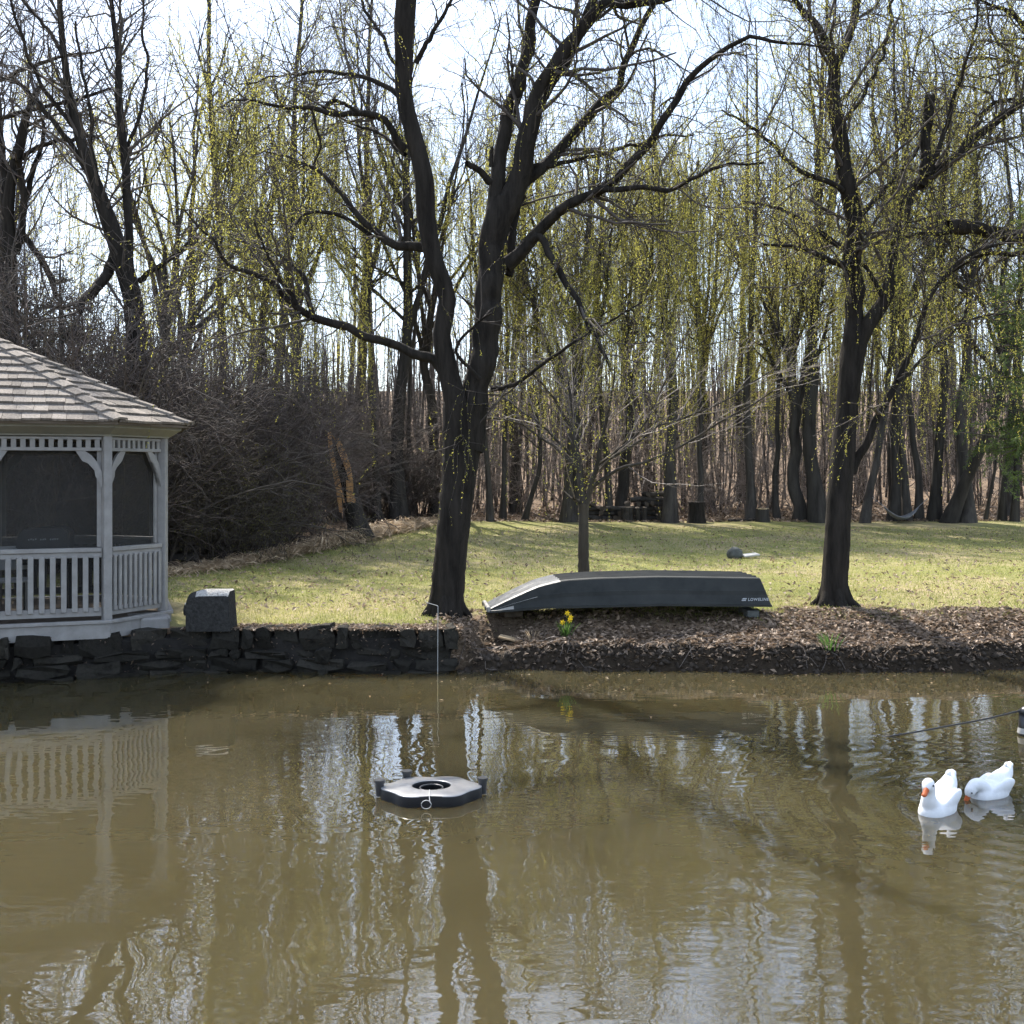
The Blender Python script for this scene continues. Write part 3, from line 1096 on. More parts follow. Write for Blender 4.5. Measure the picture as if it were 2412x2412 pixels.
# extruded in depth with a rounded back and front top edge
sec = [(-0.17, -0.06, 1.0), (-0.15, -0.03, 1.0), (-0.10, 0.0, 1.0), (0.13, 0.0, 1.0), (0.17, -0.05, 1.0)]
rows = []
for yy, dz, s in sec:
    rows.append([bm.verts.new((x, yy, z + (dz if z > 0.3 else 0))) for x, z in pr])
for r0, r1 in zip(rows[:-1], rows[1:]):
    for i in range(len(pr)):
        j = (i + 1) % len(pr)
        try:
            bm.faces.new((r0[i], r0[j], r1[j], r1[i]))
        except ValueError:
            pass
bm.faces.new(rows[0])
bm.faces.new(rows[-1])
bmesh.ops.remove_doubles(bm, verts=list(bm.verts), dist=0.0005)
obj('casing', bm_mesh('casing', bm, M['blockdark']), bl)
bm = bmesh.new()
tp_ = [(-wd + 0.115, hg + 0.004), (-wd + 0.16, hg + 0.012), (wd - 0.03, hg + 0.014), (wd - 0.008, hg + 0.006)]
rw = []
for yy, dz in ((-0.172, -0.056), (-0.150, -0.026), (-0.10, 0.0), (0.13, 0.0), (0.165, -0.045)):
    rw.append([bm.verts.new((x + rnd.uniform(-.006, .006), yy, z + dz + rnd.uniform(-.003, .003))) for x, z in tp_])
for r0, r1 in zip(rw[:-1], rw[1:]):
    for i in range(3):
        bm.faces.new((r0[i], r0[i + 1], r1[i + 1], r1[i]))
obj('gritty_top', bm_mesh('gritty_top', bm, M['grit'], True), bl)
bm = bmesh.new()
bmesh.ops.create_cone(bm, cap_ends=True, segments=14, radius1=0.065, radius2=0.055, depth=0.11, matrix=Matrix.Translation((-0.265, 0.0, 0.235)) @ Matrix.Rotation(R(90), 4, 'Y'))
obj('outlet', bm_mesh('outlet', bm, M['blockdark'], True), bl)
obj('outlet_lid', box_mesh('outlet_lid', (-0.29, 0.0, 0.315), (0.05, 0.07, 0.022), M['slab'], 0, 0.008), bl)
pc = W(374, 1188, 13.32)
pp = obj('plank', box_mesh('plank', (0, 0, 0), (0.22, 0.05, 0.02), M['slab'], 0, 0.004), None, (pc.x, 13.40, 0.545), (0, R(22), 0))
tag(pp, 'short pale stick leaning on the left foot of the dark housing', 'stick')

# ------------------------------------------------------------------ rowing boat upside down
by = 14.72
boat = thing('jon_boat', 'dark green flat-bottomed boat lying upside down on the grass bank', 'boat', (1.50, by + 0.04, 0.0), R(5.5))
stern, bow = 1.83, -1.83
gz0, gz1 = 0.655, 0.645


def station(s):
    x = stern + (bow - stern) * s
    k = np.interp(s, [0, 0.62, 0.74, 0.84, 0.93, 1.0], [0.36, 0.362, 0.345, 0.27, 0.15, 0.045])
    wg = np.interp(s, [0, 0.5, 0.75, 0.9, 1.0], [0.59, 0.60, 0.55, 0.45, 0.36])
    wb = np.interp(s, [0, 0.5, 0.75, 0.9, 1.0], [0.45, 0.46, 0.43, 0.38, 0.33])
    sheer = np.interp(s, [0, 0.4, 0.8, 1.0], [0.015, 0.045, 0.02, -0.05])
    xs_ = -0.115 * (1 - s) ** 8        # raked transom
    return x, k, wg, wb, sheer, xs_


ss = np.concatenate([np.linspace(0, 0.6, 10), np.linspace(0.64, 1.0, 14)])
bm = bmesh.new()
rows = []
for s in ss:
    x, k, wg, wb, sh, rk = station(s)
    zb = gz0 + sh
    prof = []
    side = [(wg + 0.025, 0.0), (wg + 0.025, 0.028), (wg, 0.03), (wg - 0.35 * (wg - wb), 0.40 * k), (wg - 0.40 * (wg - wb), 0.55 * k), (wg - 0.38 * (wg - wb) - 0.012, 0.57 * k), (wb + 0.012, 0.975 * k), (wb, k)]
    strakes = []
    for u in (0.72, 0.66, 0.60, 0.30, 0.24, 0.18):
        strakes.append((wb * u, k + (0.022 if u in (0.66, 0.24) else 0.0)))
    half = side + strakes
    full = [(-a, z) for a, z in half] + [(a, z) for a, z in half[::-1]]
    rows.append([bm.verts.new((x + rk * (z / max(k, 0.05)), a, zb + z)) for a, z in full])
for r0, r1 in zip(rows[:-1], rows[1:]):
    for i in range(len(r0) - 1):
        bm.faces.new((r0[i], r0[i + 1], r1[i + 1], r1[i]))
bm.faces.new(rows[0])
bm.faces.new(rows[-1])
hull_me = bm_mesh('hull', bm, M['hull'])
hull = obj('hull', hull_me, boat)
hull_me.materials.append(M['hull_bow'])
for p in hull_me.polygons:
    c = p.center
    if c.x < -0.95 and abs(p.normal.z) > 0.5 and abs(c.y) < 0.45:  # sloping bow panels get the painted sunlit tone
        p.material_index = 1
# bow deck plate, rim and thwarts
bm = bmesh.new()
add_box(bm, (-1.845, 0, gz0 - 0.005), (0.05, 0.76, 0.07), 0, 0.01)
obj('bow_rim', bm_mesh('bow_rim', bm, M['hull_bow']), boat)
for xx in (1.2, 0.1, -0.9):
    obj('thwart', box_mesh('thwart', (xx, 0, gz0 + 0.10), (0.26, 0.96, 0.02), M['hull']), boat)
for sy in (-0.26, 0.26):
    bm = bmesh.new()
    bmesh.ops.create_cone(bm, cap_ends=True, segments=10, radius1=0.03, radius2=0.03, depth=0.02, matrix=Matrix.Translation((-1.875, sy, gz0 + 0.0)) @ Matrix.Rotation(R(90), 4, 'Y'))
    obj('bow_handle', bm_mesh('bow_handle', bm, M['darkmetal']), boat)
# lettering and emblem on the near side, lying on the hull plane
wgS, wbS, kS = 0.59, 0.45, 0.36


def side_pt(x, fz, out=0.004):
    half = [(0.0, wgS + 0.025), (0.03 / kS, wgS), (0.40, wgS - 0.35 * (wgS - wbS)), (0.55, wgS - 0.40 * (wgS - wbS)), (0.57, wgS - 0.38 * (wgS - wbS) - 0.012), (1.0, wbS)]
    w_ = np.interp(fz, [h[0] for h in half], [h[1] for h in half])
    return Vector((x, -(w_ + out), gz0 + 0.015 + fz * kS))


def text_mesh(txt, size, name, mat):
    cu = bpy.data.curves.new(name, 'FONT')
    cu.body = txt
    cu.size = size
    cu.shear = 0.25
    cu.extrude = 0.0012
    cu.space_character = 1.12
    cu.offset = 0.0012
    to = bpy.data.objects.new('tmp_text', cu)
    COL.objects.link(to)
    dg = bpy.context.evaluated_depsgraph_get()
    me = bpy.data.meshes.new_from_object(to.evaluated_get(dg))
    bpy.data.objects.remove(to)
    me.materials.clear()
    me.materials.append(mat)
    return me


p0, p1 = side_pt(1.43, 0.22), side_pt(1.43, 0.42)
slope = math.atan2(p1.y - p0.y, p1.z - p0.z)
lt = obj('lettering', text_mesh('LOWELINE', 0.052, 'lettering', M['letter']), boat, p0 + Vector((0.085, -0.001, 0)), (R(90) - slope, 0, 0))
bm = bmesh.new()
for k, (x0, x1) in enumerate(((0.0, 0.055),)):
    for zz in ((0.0, 0.014), (0.020, 0.036)):
        q = [(x0 + zz[0] * 0.6, 0, zz[0]), (x1 + zz[0] * 0.6, 0, zz[0]), (x1 + zz[1] * 0.6, 0, zz[1]), (x0 + zz[1] * 0.6, 0, zz[1])]
        vb = [bm.verts.new(v) for v in q]
        vt = [bm.verts.new((v[0], -0.0015, v[2])) for v in q]
        bm.faces.new(vb)
        bm.faces.new(vt[::-1])
        for i in range(4):
            bm.faces.new((vb[i], vt[i], vt[(i + 1) % 4], vb[(i + 1) % 4]))
obj('emblem', bm_mesh('emblem', bm, M['letter']), boat, p0 + Vector((0, -0.001, 0)), (-slope, 0, 0))

for nm, xx, yy, sz, lab, rz, mt in (('support_block', 3.12, 14.55, (0.16, 0.4, 0.09), 'flat slab propping up the square stern of the boat', 0.1, 'slab'),
                                    ('support_board', -0.06, 14.65, (0.26, 0.5, 0.08), 'weathered board under the bow of the upturned boat', 0.35, 'cutwood')):
    o = obj(nm, box_mesh(nm, (0, 0, 0), sz, M['rock' if mt == 'slab' else 'oldcut'], 0, 0.01), None, (xx, yy, tz(xx, yy) + sz[2] / 2 - 0.01), (0, 0, rz))
    tag(o, lab, 'slab' if mt == 'slab' else 'board')
o = obj('board', box_mesh('board', (0, 0, 0), (0.30, 0.12, 0.025), M['cutwood'], 0, 0.004), None, (-0.02, 13.98, tz(-0.02, 13.98) + 0.035), (R(6), R(10), R(-15)))
tag(o, 'loose pale board on the dirt in front of the boat bow', 'board')

# ------------------------------------------------------------------ floating aerator
fc = W(814, 1506, 1)
FY = CAM_H * FPX / (1504 - HOR)
fl = thing('pond_float', 'black six-lobed plastic float with a round hole on the pond', 'float', ((814 - 966) * FY / FPX, FY, 0.0), R(3))
nseg = 96
bm = bmesh.new()


def frad(ph):
    return 0.335 * (1 + 0.065 * math.cos(6 * ph) + 0.06 * math.cos(2 * ph))


prof = [(0.97, -0.03), (1.0, 0.0), (1.0, 0.070), (0.997, 0.076), (0.988, 0.080), (0.97, 0.082), (0.75, 0.086), (0.50, 0.090), (0.44, 0.090), (0.425, 0.087), (0.42, 0.080), (0.385, -0.03)]
rows = []
for k in range(nseg):
    ph = 2 * math.pi * k / nseg
    rows.append([])
    for s, z in prof:
        bl_ = (s - 0.385) / 0.615
        r_ = s * (frad(ph) * bl_ + 0.335 * (1 - bl_)) if s > 0.39 else s * 0.335
        rows[-1].append(bm.verts.new((r_ * math.cos(ph), r_ * math.sin(ph) * 0.86, z)))
for k in range(nseg):
    a, b = rows[k], rows[(k + 1) % nseg]
    for i in range(len(prof) - 1):
        bm.faces.new((a[i], b[i], b[i + 1], a[i + 1]))
    bm.faces.new((a[-1], b[-1], b[0], a[0]))
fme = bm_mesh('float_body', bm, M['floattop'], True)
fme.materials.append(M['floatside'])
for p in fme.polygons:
    if p.normal.z < 0.45:  # sides stay black, only the top carries the painted sky sheen
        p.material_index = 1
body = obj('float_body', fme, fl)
bm = bmesh.new()
ring = []
for k in range(40):
    ph = 2 * math.pi * k / 40
    ring.append((0.085 * math.cos(ph), 0.085 * math.sin(ph) - 0.02, 0.075))
v, f = tubes(np.array([ring + [ring[0]]]), np.full((1, 41), 0.007), 6)
obj('intake_ring', np_mesh('intake_ring', v, f, M['blackplastic']), fl)
bm = bmesh.new()
bmesh.ops.create_cone(bm, cap_ends=True, segments=24, radius1=0.11, radius2=0.11, depth=0.02, matrix=Matrix.Translation((0, 0, 0.0)))
obj('intake', bm_mesh('intake', bm, M['blackplastic']), fl)
for ph in (R(176), R(120), R(8)):
    bm = bmesh.new()
    c = (math.cos(ph) * 0.385, math.sin(ph) * 0.31, 0.065)
    bmesh.ops.create_cone(bm, cap_ends=True, segments=16, radius1=0.028, radius2=0.034, depth=0.11, matrix=Matrix.Translation(c))
    bmesh.ops.create_cone(bm, cap_ends=True, segments=16, radius1=0.040, radius2=0.040, depth=0.02, matrix=Matrix.Translation((c[0], c[1], 0.118)))
    obj('mooring_post', bm_mesh('mooring_post', bm, M['blackplastic']), fl)
loop = [(-0.03 + 0.035 * math.cos(t), -0.335, 0.045 + 0.03 * math.sin(t)) for t in np.linspace(0.3, 6.6, 22)]
loop = loop + [(-0.005, -0.325, 0.06), (-0.01, -0.29, 0.095), (-0.012, -0.15, 0.098)]
v, f = tubes(np.array([loop]), np.full((1, len(loop)), 0.0032), 5)
obj('tether_loop', np_mesh('tether_loop', v, f, M['wire']), fl)


# ------------------------------------------------------------------ swimming birds
def remeshed(name, bm, voxel, smooth_it, mat):
    me = bpy.data.meshes.new(name + '_raw')
    bm.to_mesh(me)
    bm.free()
    o = bpy.data.objects.new('tmp_' + name, me)
    COL.objects.link(o)
    m1 = o.modifiers.new('r', 'REMESH')
    m1.mode = 'VOXEL'
    m1.voxel_size = voxel
    m2 = o.modifiers.new('s', 'SMOOTH')
    m2.iterations = smooth_it
    m2.factor = 0.5
    dg = bpy.context.evaluated_depsgraph_get()
    out = bpy.data.meshes.new_from_object(o.evaluated_get(dg))
    bpy.data.objects.remove(o)
    out.name = name
    out.materials.clear()
    out.materials.append(mat)
    for p in out.polygons:
        p.use_smooth = True
    return out


def ell(bm, c, r, rot=(0, 0, 0)):
    from mathutils import Euler
    m = Matrix.Translation(c) @ Euler(rot).to_matrix().to_4x4() @ Matrix.Diagonal((r[0], r[1], r[2], 1))
    bmesh.ops.create_uvsphere(bm, u_segments=20, v_segments=12, radius=1.0, matrix=m)


def chain(bm, pts):
    """overlapping balls along a smooth path (x,y,z,r)"""
    rs = resample(pts, 26)
    for q in rs:
        ell(bm, q[:3], (q[3],) * 3)


def make_bird(label, loc, rz, pose, scale=1.0):
    """local +X is the direction it swims"""
    t = thing('white_duck', label, 'duck', loc, rz, 'two white ducks swimming on the pond', scale)
    bm = bmesh.new()
    # hull of the body: breast, trunk, rising rump and tail
    ell(bm, (0.00, 0, 0.035), (0.215, 0.125, 0.115), (0, R(8), 0))
    ell(bm, (0.125, 0, 0.02), (0.105, 0.10, 0.105))
    ell(bm, (-0.12, 0, 0.08), (0.14, 0.105, 0.10), (0, R(28), 0))
    ell(bm, (-0.195, 0, 0.145), (0.13, 0.07, 0.055), (0, R(44), 0))
    ell(bm, (-0.245, 0, 0.195), (0.09, 0.05, 0.026), (0, R(52), 0))
    ell(bm, (-0.085, 0, 0.115), (0.19, 0.085, 0.07), (0, R(27), 0))
    for s in (-1, 1):   # folded wings
        ell(bm, (-0.04, s * 0.088, 0.088), (0.17, 0.034, 0.07), (s * R(-12), R(16), s * R(-5)))
    if pose == 'up':
        chain(bm, [(0.13, 0, 0.06, 0.075), (0.175, 0.0, 0.12, 0.056), (0.182, 0.0, 0.18, 0.047), (0.188, 0.0, 0.225, 0.048)])
        hc, hd = Vector((0.198, 0.0, 0.245)), Vector((0.93, 0.10, -0.36)).normalized()
    else:
        chain(bm, [(0.10, 0, 0.06, 0.085), (0.17, 0.0, 0.125, 0.064), (0.23, -0.005, 0.135, 0.052), (0.265, -0.01, 0.115, 0.046)])
        hc, hd = Vector((0.275, -0.01, 0.098)), Vector((0.52, -0.15, -0.84)).normalized()
    q = hd.to_track_quat('X', 'Z')
    e = q.to_euler()
    ell(bm, hc, (0.062, 0.047, 0.05), tuple(e))
    ell(bm, hc + hd * 0.035, (0.036, 0.033, 0.032), tuple(e))
    body = obj('body', remeshed('body', bm, 0.008, 14, M['feather']), t)
    # bill: flattened, slightly dished, with a nail at the tip
    bm = bmesh.new()
    rows = []
    for s, w, h in ((0.030, 0.022, 0.030), (0.060, 0.021, 0.024), (0.090, 0.020, 0.017), (0.122, 0.021, 0.011), (0.138, 0.014, 0.007)):
        row = []
        for k in range(12):
            a = 2 * math.pi * k / 12
            lp = Vector((s, w * math.cos(a), h * math.sin(a) - 0.004))
            row.append(bm.verts.new(hc + q @ lp))
        rows.append(row)
    for r0, r1 in zip(rows[:-1], rows[1:]):
        for k in range(12):
            bm.faces.new((r0[k], r0[(k + 1) % 12], r1[(k + 1) % 12], r1[k]))
    bm.faces.new(rows[0])
    bm.faces.new(rows[-1])
    obj('bill', bm_mesh('bill', bm, M['bill'], True), t)
    for s in (-1, 1):
        bm = bmesh.new()
        bmesh.ops.create_uvsphere(bm, u_segments=10, v_segments=8, radius=0.0075, matrix=Matrix.Translation(hc + q @ Vector((0.022, s * 0.0435, 0.016))))
        obj('eye', bm_mesh('eye', bm, M['eye'], True), t)
    # tail feathers and wing tips as thin blades
    for nm, cx, cy, cz, ln, wd, pit, yaw in (
            ('tail_feather', -0.262, 0.0, 0.222, 0.055, 0.075, 50, 0), ('tail_curl', -0.225, 0.0, 0.228, 0.045, 0.030, 72, 0)):
        bm = bmesh.new()
        pr_ = [(0, -0.5), (0.35, -0.55), (0.75, -0.42), (1.0, -0.05), (1.0, 0.05), (0.75, 0.42), (0.35, 0.55), (0, 0.5)]
        mt = Matrix.Translation((cx, cy, cz)) @ Matrix.Rotation(R(yaw), 4, 'Z') @ Matrix.Rotation(R(pit), 4, 'Y')
        lo = [bm.verts.new(mt @ Vector((-u * ln, w * wd, -0.004 + 0.01 * (1 - abs(w)) - 0.012 * u * u))) for u, w in pr_]
        hi = [bm.verts.new(mt @ Vector((-u * ln, w * wd, 0.002 + 0.01 * (1 - abs(w)) - 0.012 * u * u))) for u, w in pr_]
        bm.faces.new(lo)
        bm.faces.new(hi[::-1])
        for i in range(len(pr_)):
            j = (i + 1) % len(pr_)
            bm.faces.new((lo[i], hi[i], hi[j], lo[j]))
        obj(nm, bm_mesh(nm, bm, M['feather'], True), t)
    return t


d1 = CAM_H * FPX / (1533 - HOR)
make_bird('white duck with its head raised, nearer the middle of the pond', ((1776 - 966) * d1 / FPX, d1 + 0.06, -0.015), R(-131), 'up', 0.95)
d2 = CAM_H * FPX / (1507 - HOR)
make_bird('white duck dipping its orange bill in the water, close to the right edge', ((1880 - 966) * d2 / FPX, d2 + 0.10, -0.015), R(-146), 'down', 0.86)

# ------------------------------------------------------------------ thin rod, cable and right-hand decoy
rp_ = W(826, 1266, 13.25)
hk = thing('hook_rod', 'thin pale upright wire rod with a bent top in the water before the big willow', 'rod', (rp_.x, 13.22, 0.0))
tube_obj('rod', [(0, 0, -0.35), (0.002, 0, 0.3), (0.004, 0, 0.80)], 0.0038, M['wire'], hk, 6)
tube_obj('hook', [(0.004, 0, 0.79), (0.0, 0.01, 0.815), (-0.05, 0.03, 0.83), (-0.13, 0.06, 0.85), (-0.155, 0.07, 0.875)], 0.0036, M['wire'], hk, 6)
dc = W(1938, 1385, 1)
DY = CAM_H * FPX / (1387 - HOR)
dec = thing('marker_buoy', 'dark buoy with a white band cut off by the right edge', 'buoy', ((1936.5 - 966) * DY / FPX, DY, 0.0))
bm = bmesh.new()
bmesh.ops.create_cone(bm, cap_ends=True, segments=16, radius1=0.075, radius2=0.06, depth=0.24, matrix=Matrix.Translation((0, 0, 0.09)))
obj('buoy_body', bm_mesh('buoy_body', bm, M['blackplastic'], True), dec)
bm = bmesh.new()
bmesh.ops.create_cone(bm, cap_ends=False, segments=16, radius1=0.077, radius2=0.072, depth=0.05, matrix=Matrix.Translation((0, 0, 0.045)))
obj('band', bm_mesh('band', bm, M['slab'], True), dec)
bm = bmesh.new()
bmesh.ops.create_cone(bm, cap_ends=True, segments=16, radius1=0.085, radius2=0.03, depth=0.05, matrix=Matrix.Translation((0, 0, 0.235)))
obj('cap', bm_mesh('cap', bm, M['blackplastic'], True), dec)
c0 = dec.location
ca = tube_obj('cable', [(c0.x, c0.y, 0.24), (c0.x - 0.35, c0.y - 0.02, 0.16), (c0.x - 0.75, c0.y - 0.04, 0.09), (c0.x - 1.1, c0.y - 0.05, 0.03), (c0.x - 1.5, c0.y - 0.06, -0.03)], 0.008, M['blackplastic'], None, 6)
tag(ca, 'thin black cable running from the buoy into the water', 'cable')

# ------------------------------------------------------------------ near trees, limbs measured from the photograph
def limb_pts(pts, Y0, d0, d1):
    out = []
    n = len(pts)
    for i, (px, py, w) in enumerate(pts):
        Y = Y0 + d0 + (d1 - d0) * (i / max(1, n - 1)) ** 1.3
        p = W(px, py, Y)
        out.append((p.x, p.y, p.z, 0.5 * w * Y / FPX))
    return out


def traced(name, label, base, Y0, limbs, g, n=16, sides=10, bark='bark', flare=True):
    """limbs: list of (points, depth at start, depth at end). Returns thing + stacked limb arrays"""
    bp = W(base[0], base[1], Y0)
    loc = Vector((bp.x, Y0, tz(bp.x, Y0) - 0.05))
    t = thing(name, label, 'tree', loc)
    Ps, Rs = [], []
    for pts, d0, d1 in limbs:
        rs = resample(limb_pts(pts, Y0, d0, d1), n)
        p = rs[:, :3] - np.array(loc)
        if len(Ps):
            L_ = np.linalg.norm(p[-1] - p[0])
            p[1:-1] += g.normal(size=(n - 2, 3)) * min(0.03, L_ * 0.006)
        Ps.append(p)
        Rs.append(np.maximum(rs[:, 3], 0.004))
    return t, np.array(Ps), np.array(Rs)


def roots(loc_r, g, count, rad, reach):
    """flared root buttresses round a trunk foot at the origin"""
    P, Q = [], []
    for k in range(count):
        a = 2 * math.pi * k / count + g.uniform(-0.3, 0.3)
        d = np.array([math.cos(a), math.sin(a), 0])
        P.append([d * rad * 0.35 + [0, 0, 0.42], d * rad * 0.75 + [0, 0, 0.2], d * rad * 1.1 + [0, 0, 0.09], d * (rad + reach * 0.6) + [0, 0, 0.03], d * (rad + reach) + [0, 0, -0.06]])
        Q.append([rad * 0.45, rad * 0.42, rad * 0.34, rad * 0.2, rad * 0.08])
    return np.array(P), np.array(Q)


def fibrous(v, g, amp):
    return v + g.normal(size=v.shape) * amp


# ---- main willow
mainL = [
    ([(842, 1172, 70), (843, 1130, 64), (848, 1070, 61), (856, 990, 62), (864, 920, 63), (870, 860, 68), (873, 800, 76), (876, 765, 80)], 0, 0),
    ([(866, 850, 52), (858, 790, 46), (853, 735, 44), (848, 690, 36), (840, 620, 34), (832, 560, 34), (822, 500, 34), (812, 450, 34), (803, 390, 36), (796, 332, 36), (778, 265, 32), (762, 200, 31), (763, 130, 33), (768, 60, 40), (767, 0, 40), (770, -120, 30), (800, -300, 18), (815, -420, 8)], 0, -0.5),
    ([(885, 850, 54), (897, 780, 48), (905, 720, 47), (915, 640, 50), (921, 580, 50), (926, 520, 47), (927, 470, 47), (938, 420, 52), (945, 380, 52)], 0, 0.15),
    ([(936, 420, 40), (938, 360, 30), (942, 300, 25), (954, 250, 26), (964, 199, 26), (984, 130, 22), (1000, 66, 20), (1008, 0, 18), (1020, -120, 13), (1025, -300, 7)], 0.15, 0.6),
    ([(942, 420, 46), (965, 370, 44), (985, 320, 40), (998, 265, 37), (1010, 200, 34), (1022, 160, 28), (1045, 125, 26), (1080, 75, 24), (1112, 30, 24), (1150, 8, 18), (1240, 6, 11), (1330, -30, 6)], 0.15, -0.5),
    ([(1012, 205, 24), (1045, 152, 22), (1075, 104, 20), (1098, 52, 19), (1112, 22, 18), (1140, -80, 14), (1150, -220, 8)], 0.05, -0.2),
    ([(960, 385, 26), (1004, 332, 22), (1071, 265, 20), (1120, 199, 17), (1167, 159, 14), (1187, 99, 13), (1213, 40, 11), (1236, 0, 10), (1270, -90, 7), (1290, -200, 4)], 0.15, 1.0),
    ([(955, 500, 30), (985, 470, 26), (1011, 438, 23), (1061, 391, 20), (1120, 362, 18), (1167, 328, 16), (1213, 282, 15), (1247, 239, 14), (1286, 169, 13), (1320, 123, 11), (1376, 86, 9), (1409, 80, 8), (1492, 88, 5), (1558, 90, 3)], 0.2, -1.3),
    ([(1120, 362, 12), (1193, 353, 10), (1263, 358, 9), (1293, 342, 8), (1359, 315, 6), (1442, 307, 4)], -0.25, -0.9),
    ([(995, 316, 9), (1050, 308, 8), (1094, 300, 7), (1167, 282, 6), (1243, 259, 5), (1310, 254, 3)], 0.1, 1.2),
    ([(1000, 455, 18), (1021, 445, 15), (1046, 495, 14), (1070, 537, 13), (1095, 577, 11), (1115, 626, 10), (1145, 669, 7), (1152, 700, 4)], 0.1, -0.8),
    ([(1115, 626, 6), (1070, 655, 6), (1021, 689, 6), (970, 725, 8), (928, 735, 9)], -0.6, 0.1),
    ([(1115, 626, 5), (1165, 598, 4), (1220, 564, 3)], -0.6, -0.9),
    ([(842, 705, 24), (814, 681, 19), (756, 658, 17), (698, 638, 16), (645, 615, 16), (596, 606, 15), (567, 583, 13), (529, 548, 12), (495, 522, 10), (451, 510, 8), (419, 499, 7), (399, 449, 5), (349, 397, 3)], 0, -0.9),
    ([(590, 602, 10), (581, 560, 10), (575, 525, 9), (538, 487, 7), (494, 467, 5), (440, 450, 3)], -0.45, 0.4),
    ([(560, 575, 8), (530, 530, 7), (505, 480, 5), (480, 420, 4)], -0.5, -1.0),
    ([(820, 490, 22), (799, 469, 19), (741, 458, 17), (712, 437, 14), (669, 403, 11), (640, 356, 9), (605, 327, 7), (560, 300, 5), (500, 285, 3)], 0, 0.9),
    ([(705, 448, 9), (654, 412, 8), (611, 400, 7), (573, 406, 5), (553, 432, 4)], 0.4, -0.2),
    ([(765, 282, 17), (749, 262, 14), (726, 232, 13), (683, 212, 12), (633, 212, 10), (600, 206, 9), (533, 201, 7), (483, 189, 5), (434, 189, 3)], -0.2, -1.1),
    ([(680, 214, 8), (650, 196, 7), (628, 190, 7), (610, 205, 7)], -0.5, -0.6),
    ([(590, 208, 6), (598, 245, 5), (605, 275, 4), (592, 310, 3)], -0.7, -0.5),
    ([(760, 190, 13), (739, 173, 11), (699, 149, 9), (659, 139, 8), (586, 136, 6), (533, 143, 4), (450, 159, 3)], -0.3, 0.6),
    ([(765, 292, 8), (746, 279, 7), (716, 252, 6), (650, 229, 3)], -0.2, 0.5),
    ([(785, 120, 10), (800, 90, 9), (830, 40, 7), (860, -20, 5)], -0.3, -0.6),
    ([(745, 120, 7), (715, 60, 7), (690, 20, 6), (660, -60, 4)], -0.4, 0.3),
    ([(925, 345, 15), (905, 322, 12), (880, 308, 11)], 0.15, -0.1),
    ([(926, 315, 8), (927, 290, 7), (929, 278, 5)], 0.15, 0.1),
    ([(960, 520, 16), (965, 480, 16), (966, 440, 16), (975, 400, 12), (990, 370, 8)], 0.3, 0.5),
    ([(905, 715, 8), (860, 660, 6), (900, 610, 5), (930, 590, 3)], -0.2, -0.6),
]
gen = np.random.default_rng(3)
willow, LP, LR = traced('willow_tree', 'large black-trunked willow forking into two stems beside the upturned boat', (842, 1165), 14.45, mainL, gen, n=18)
LR[0, :3] *= np.array([1.12, 1.05, 1.0])
rp2, rq2 = roots(None, gen, 7, 0.2, 0.16)
rp2[:, :, 2] += 0.03


def bark_mesh(P, Q, k, g, amp, nsub, mat):
    """limbs with an uneven, ridged skin"""
    v, f = tubes(P, Q, k)
    Nn, n, _ = P.shape
    v = v.reshape(Nn, n, k, 3)
    c = P[:, :, None, :]
    ridge = 1 + amp * g.normal(size=(Nn, 1, k, 1)) + amp * 0.6 * g.normal(size=(Nn, n, k, 1))
    v = c + (v - c) * ridge
    return v.reshape(-1, 3), f


def up_res(P, Q, n):
    """densify stacked polylines"""
    s0 = np.linspace(0, 1, P.shape[1])
    s1 = np.linspace(0, 1, n)
    i = np.minimum((s1 * (P.shape[1] - 1)).astype(int), P.shape[1] - 2)
    w = (s1 * (P.shape[1] - 1) - i)
    return P[:, i] * (1 - w)[None, :, None] + P[:, i + 1] * w[None, :, None], Q[:, i] * (1 - w)[None] + Q[:, i + 1] * w[None]


v1 = bark_mesh(*up_res(LP, LR, 40), 12, gen, 0.045, 0, None)
v2 = tubes(rp2, rq2, 7)
obj('trunk', np_mesh('trunk', *merge(v1, v2), M['bark']), willow)

thin = np.arange(3, len(mainL))
keep = [i for i in thin if i not in (25, 26)]


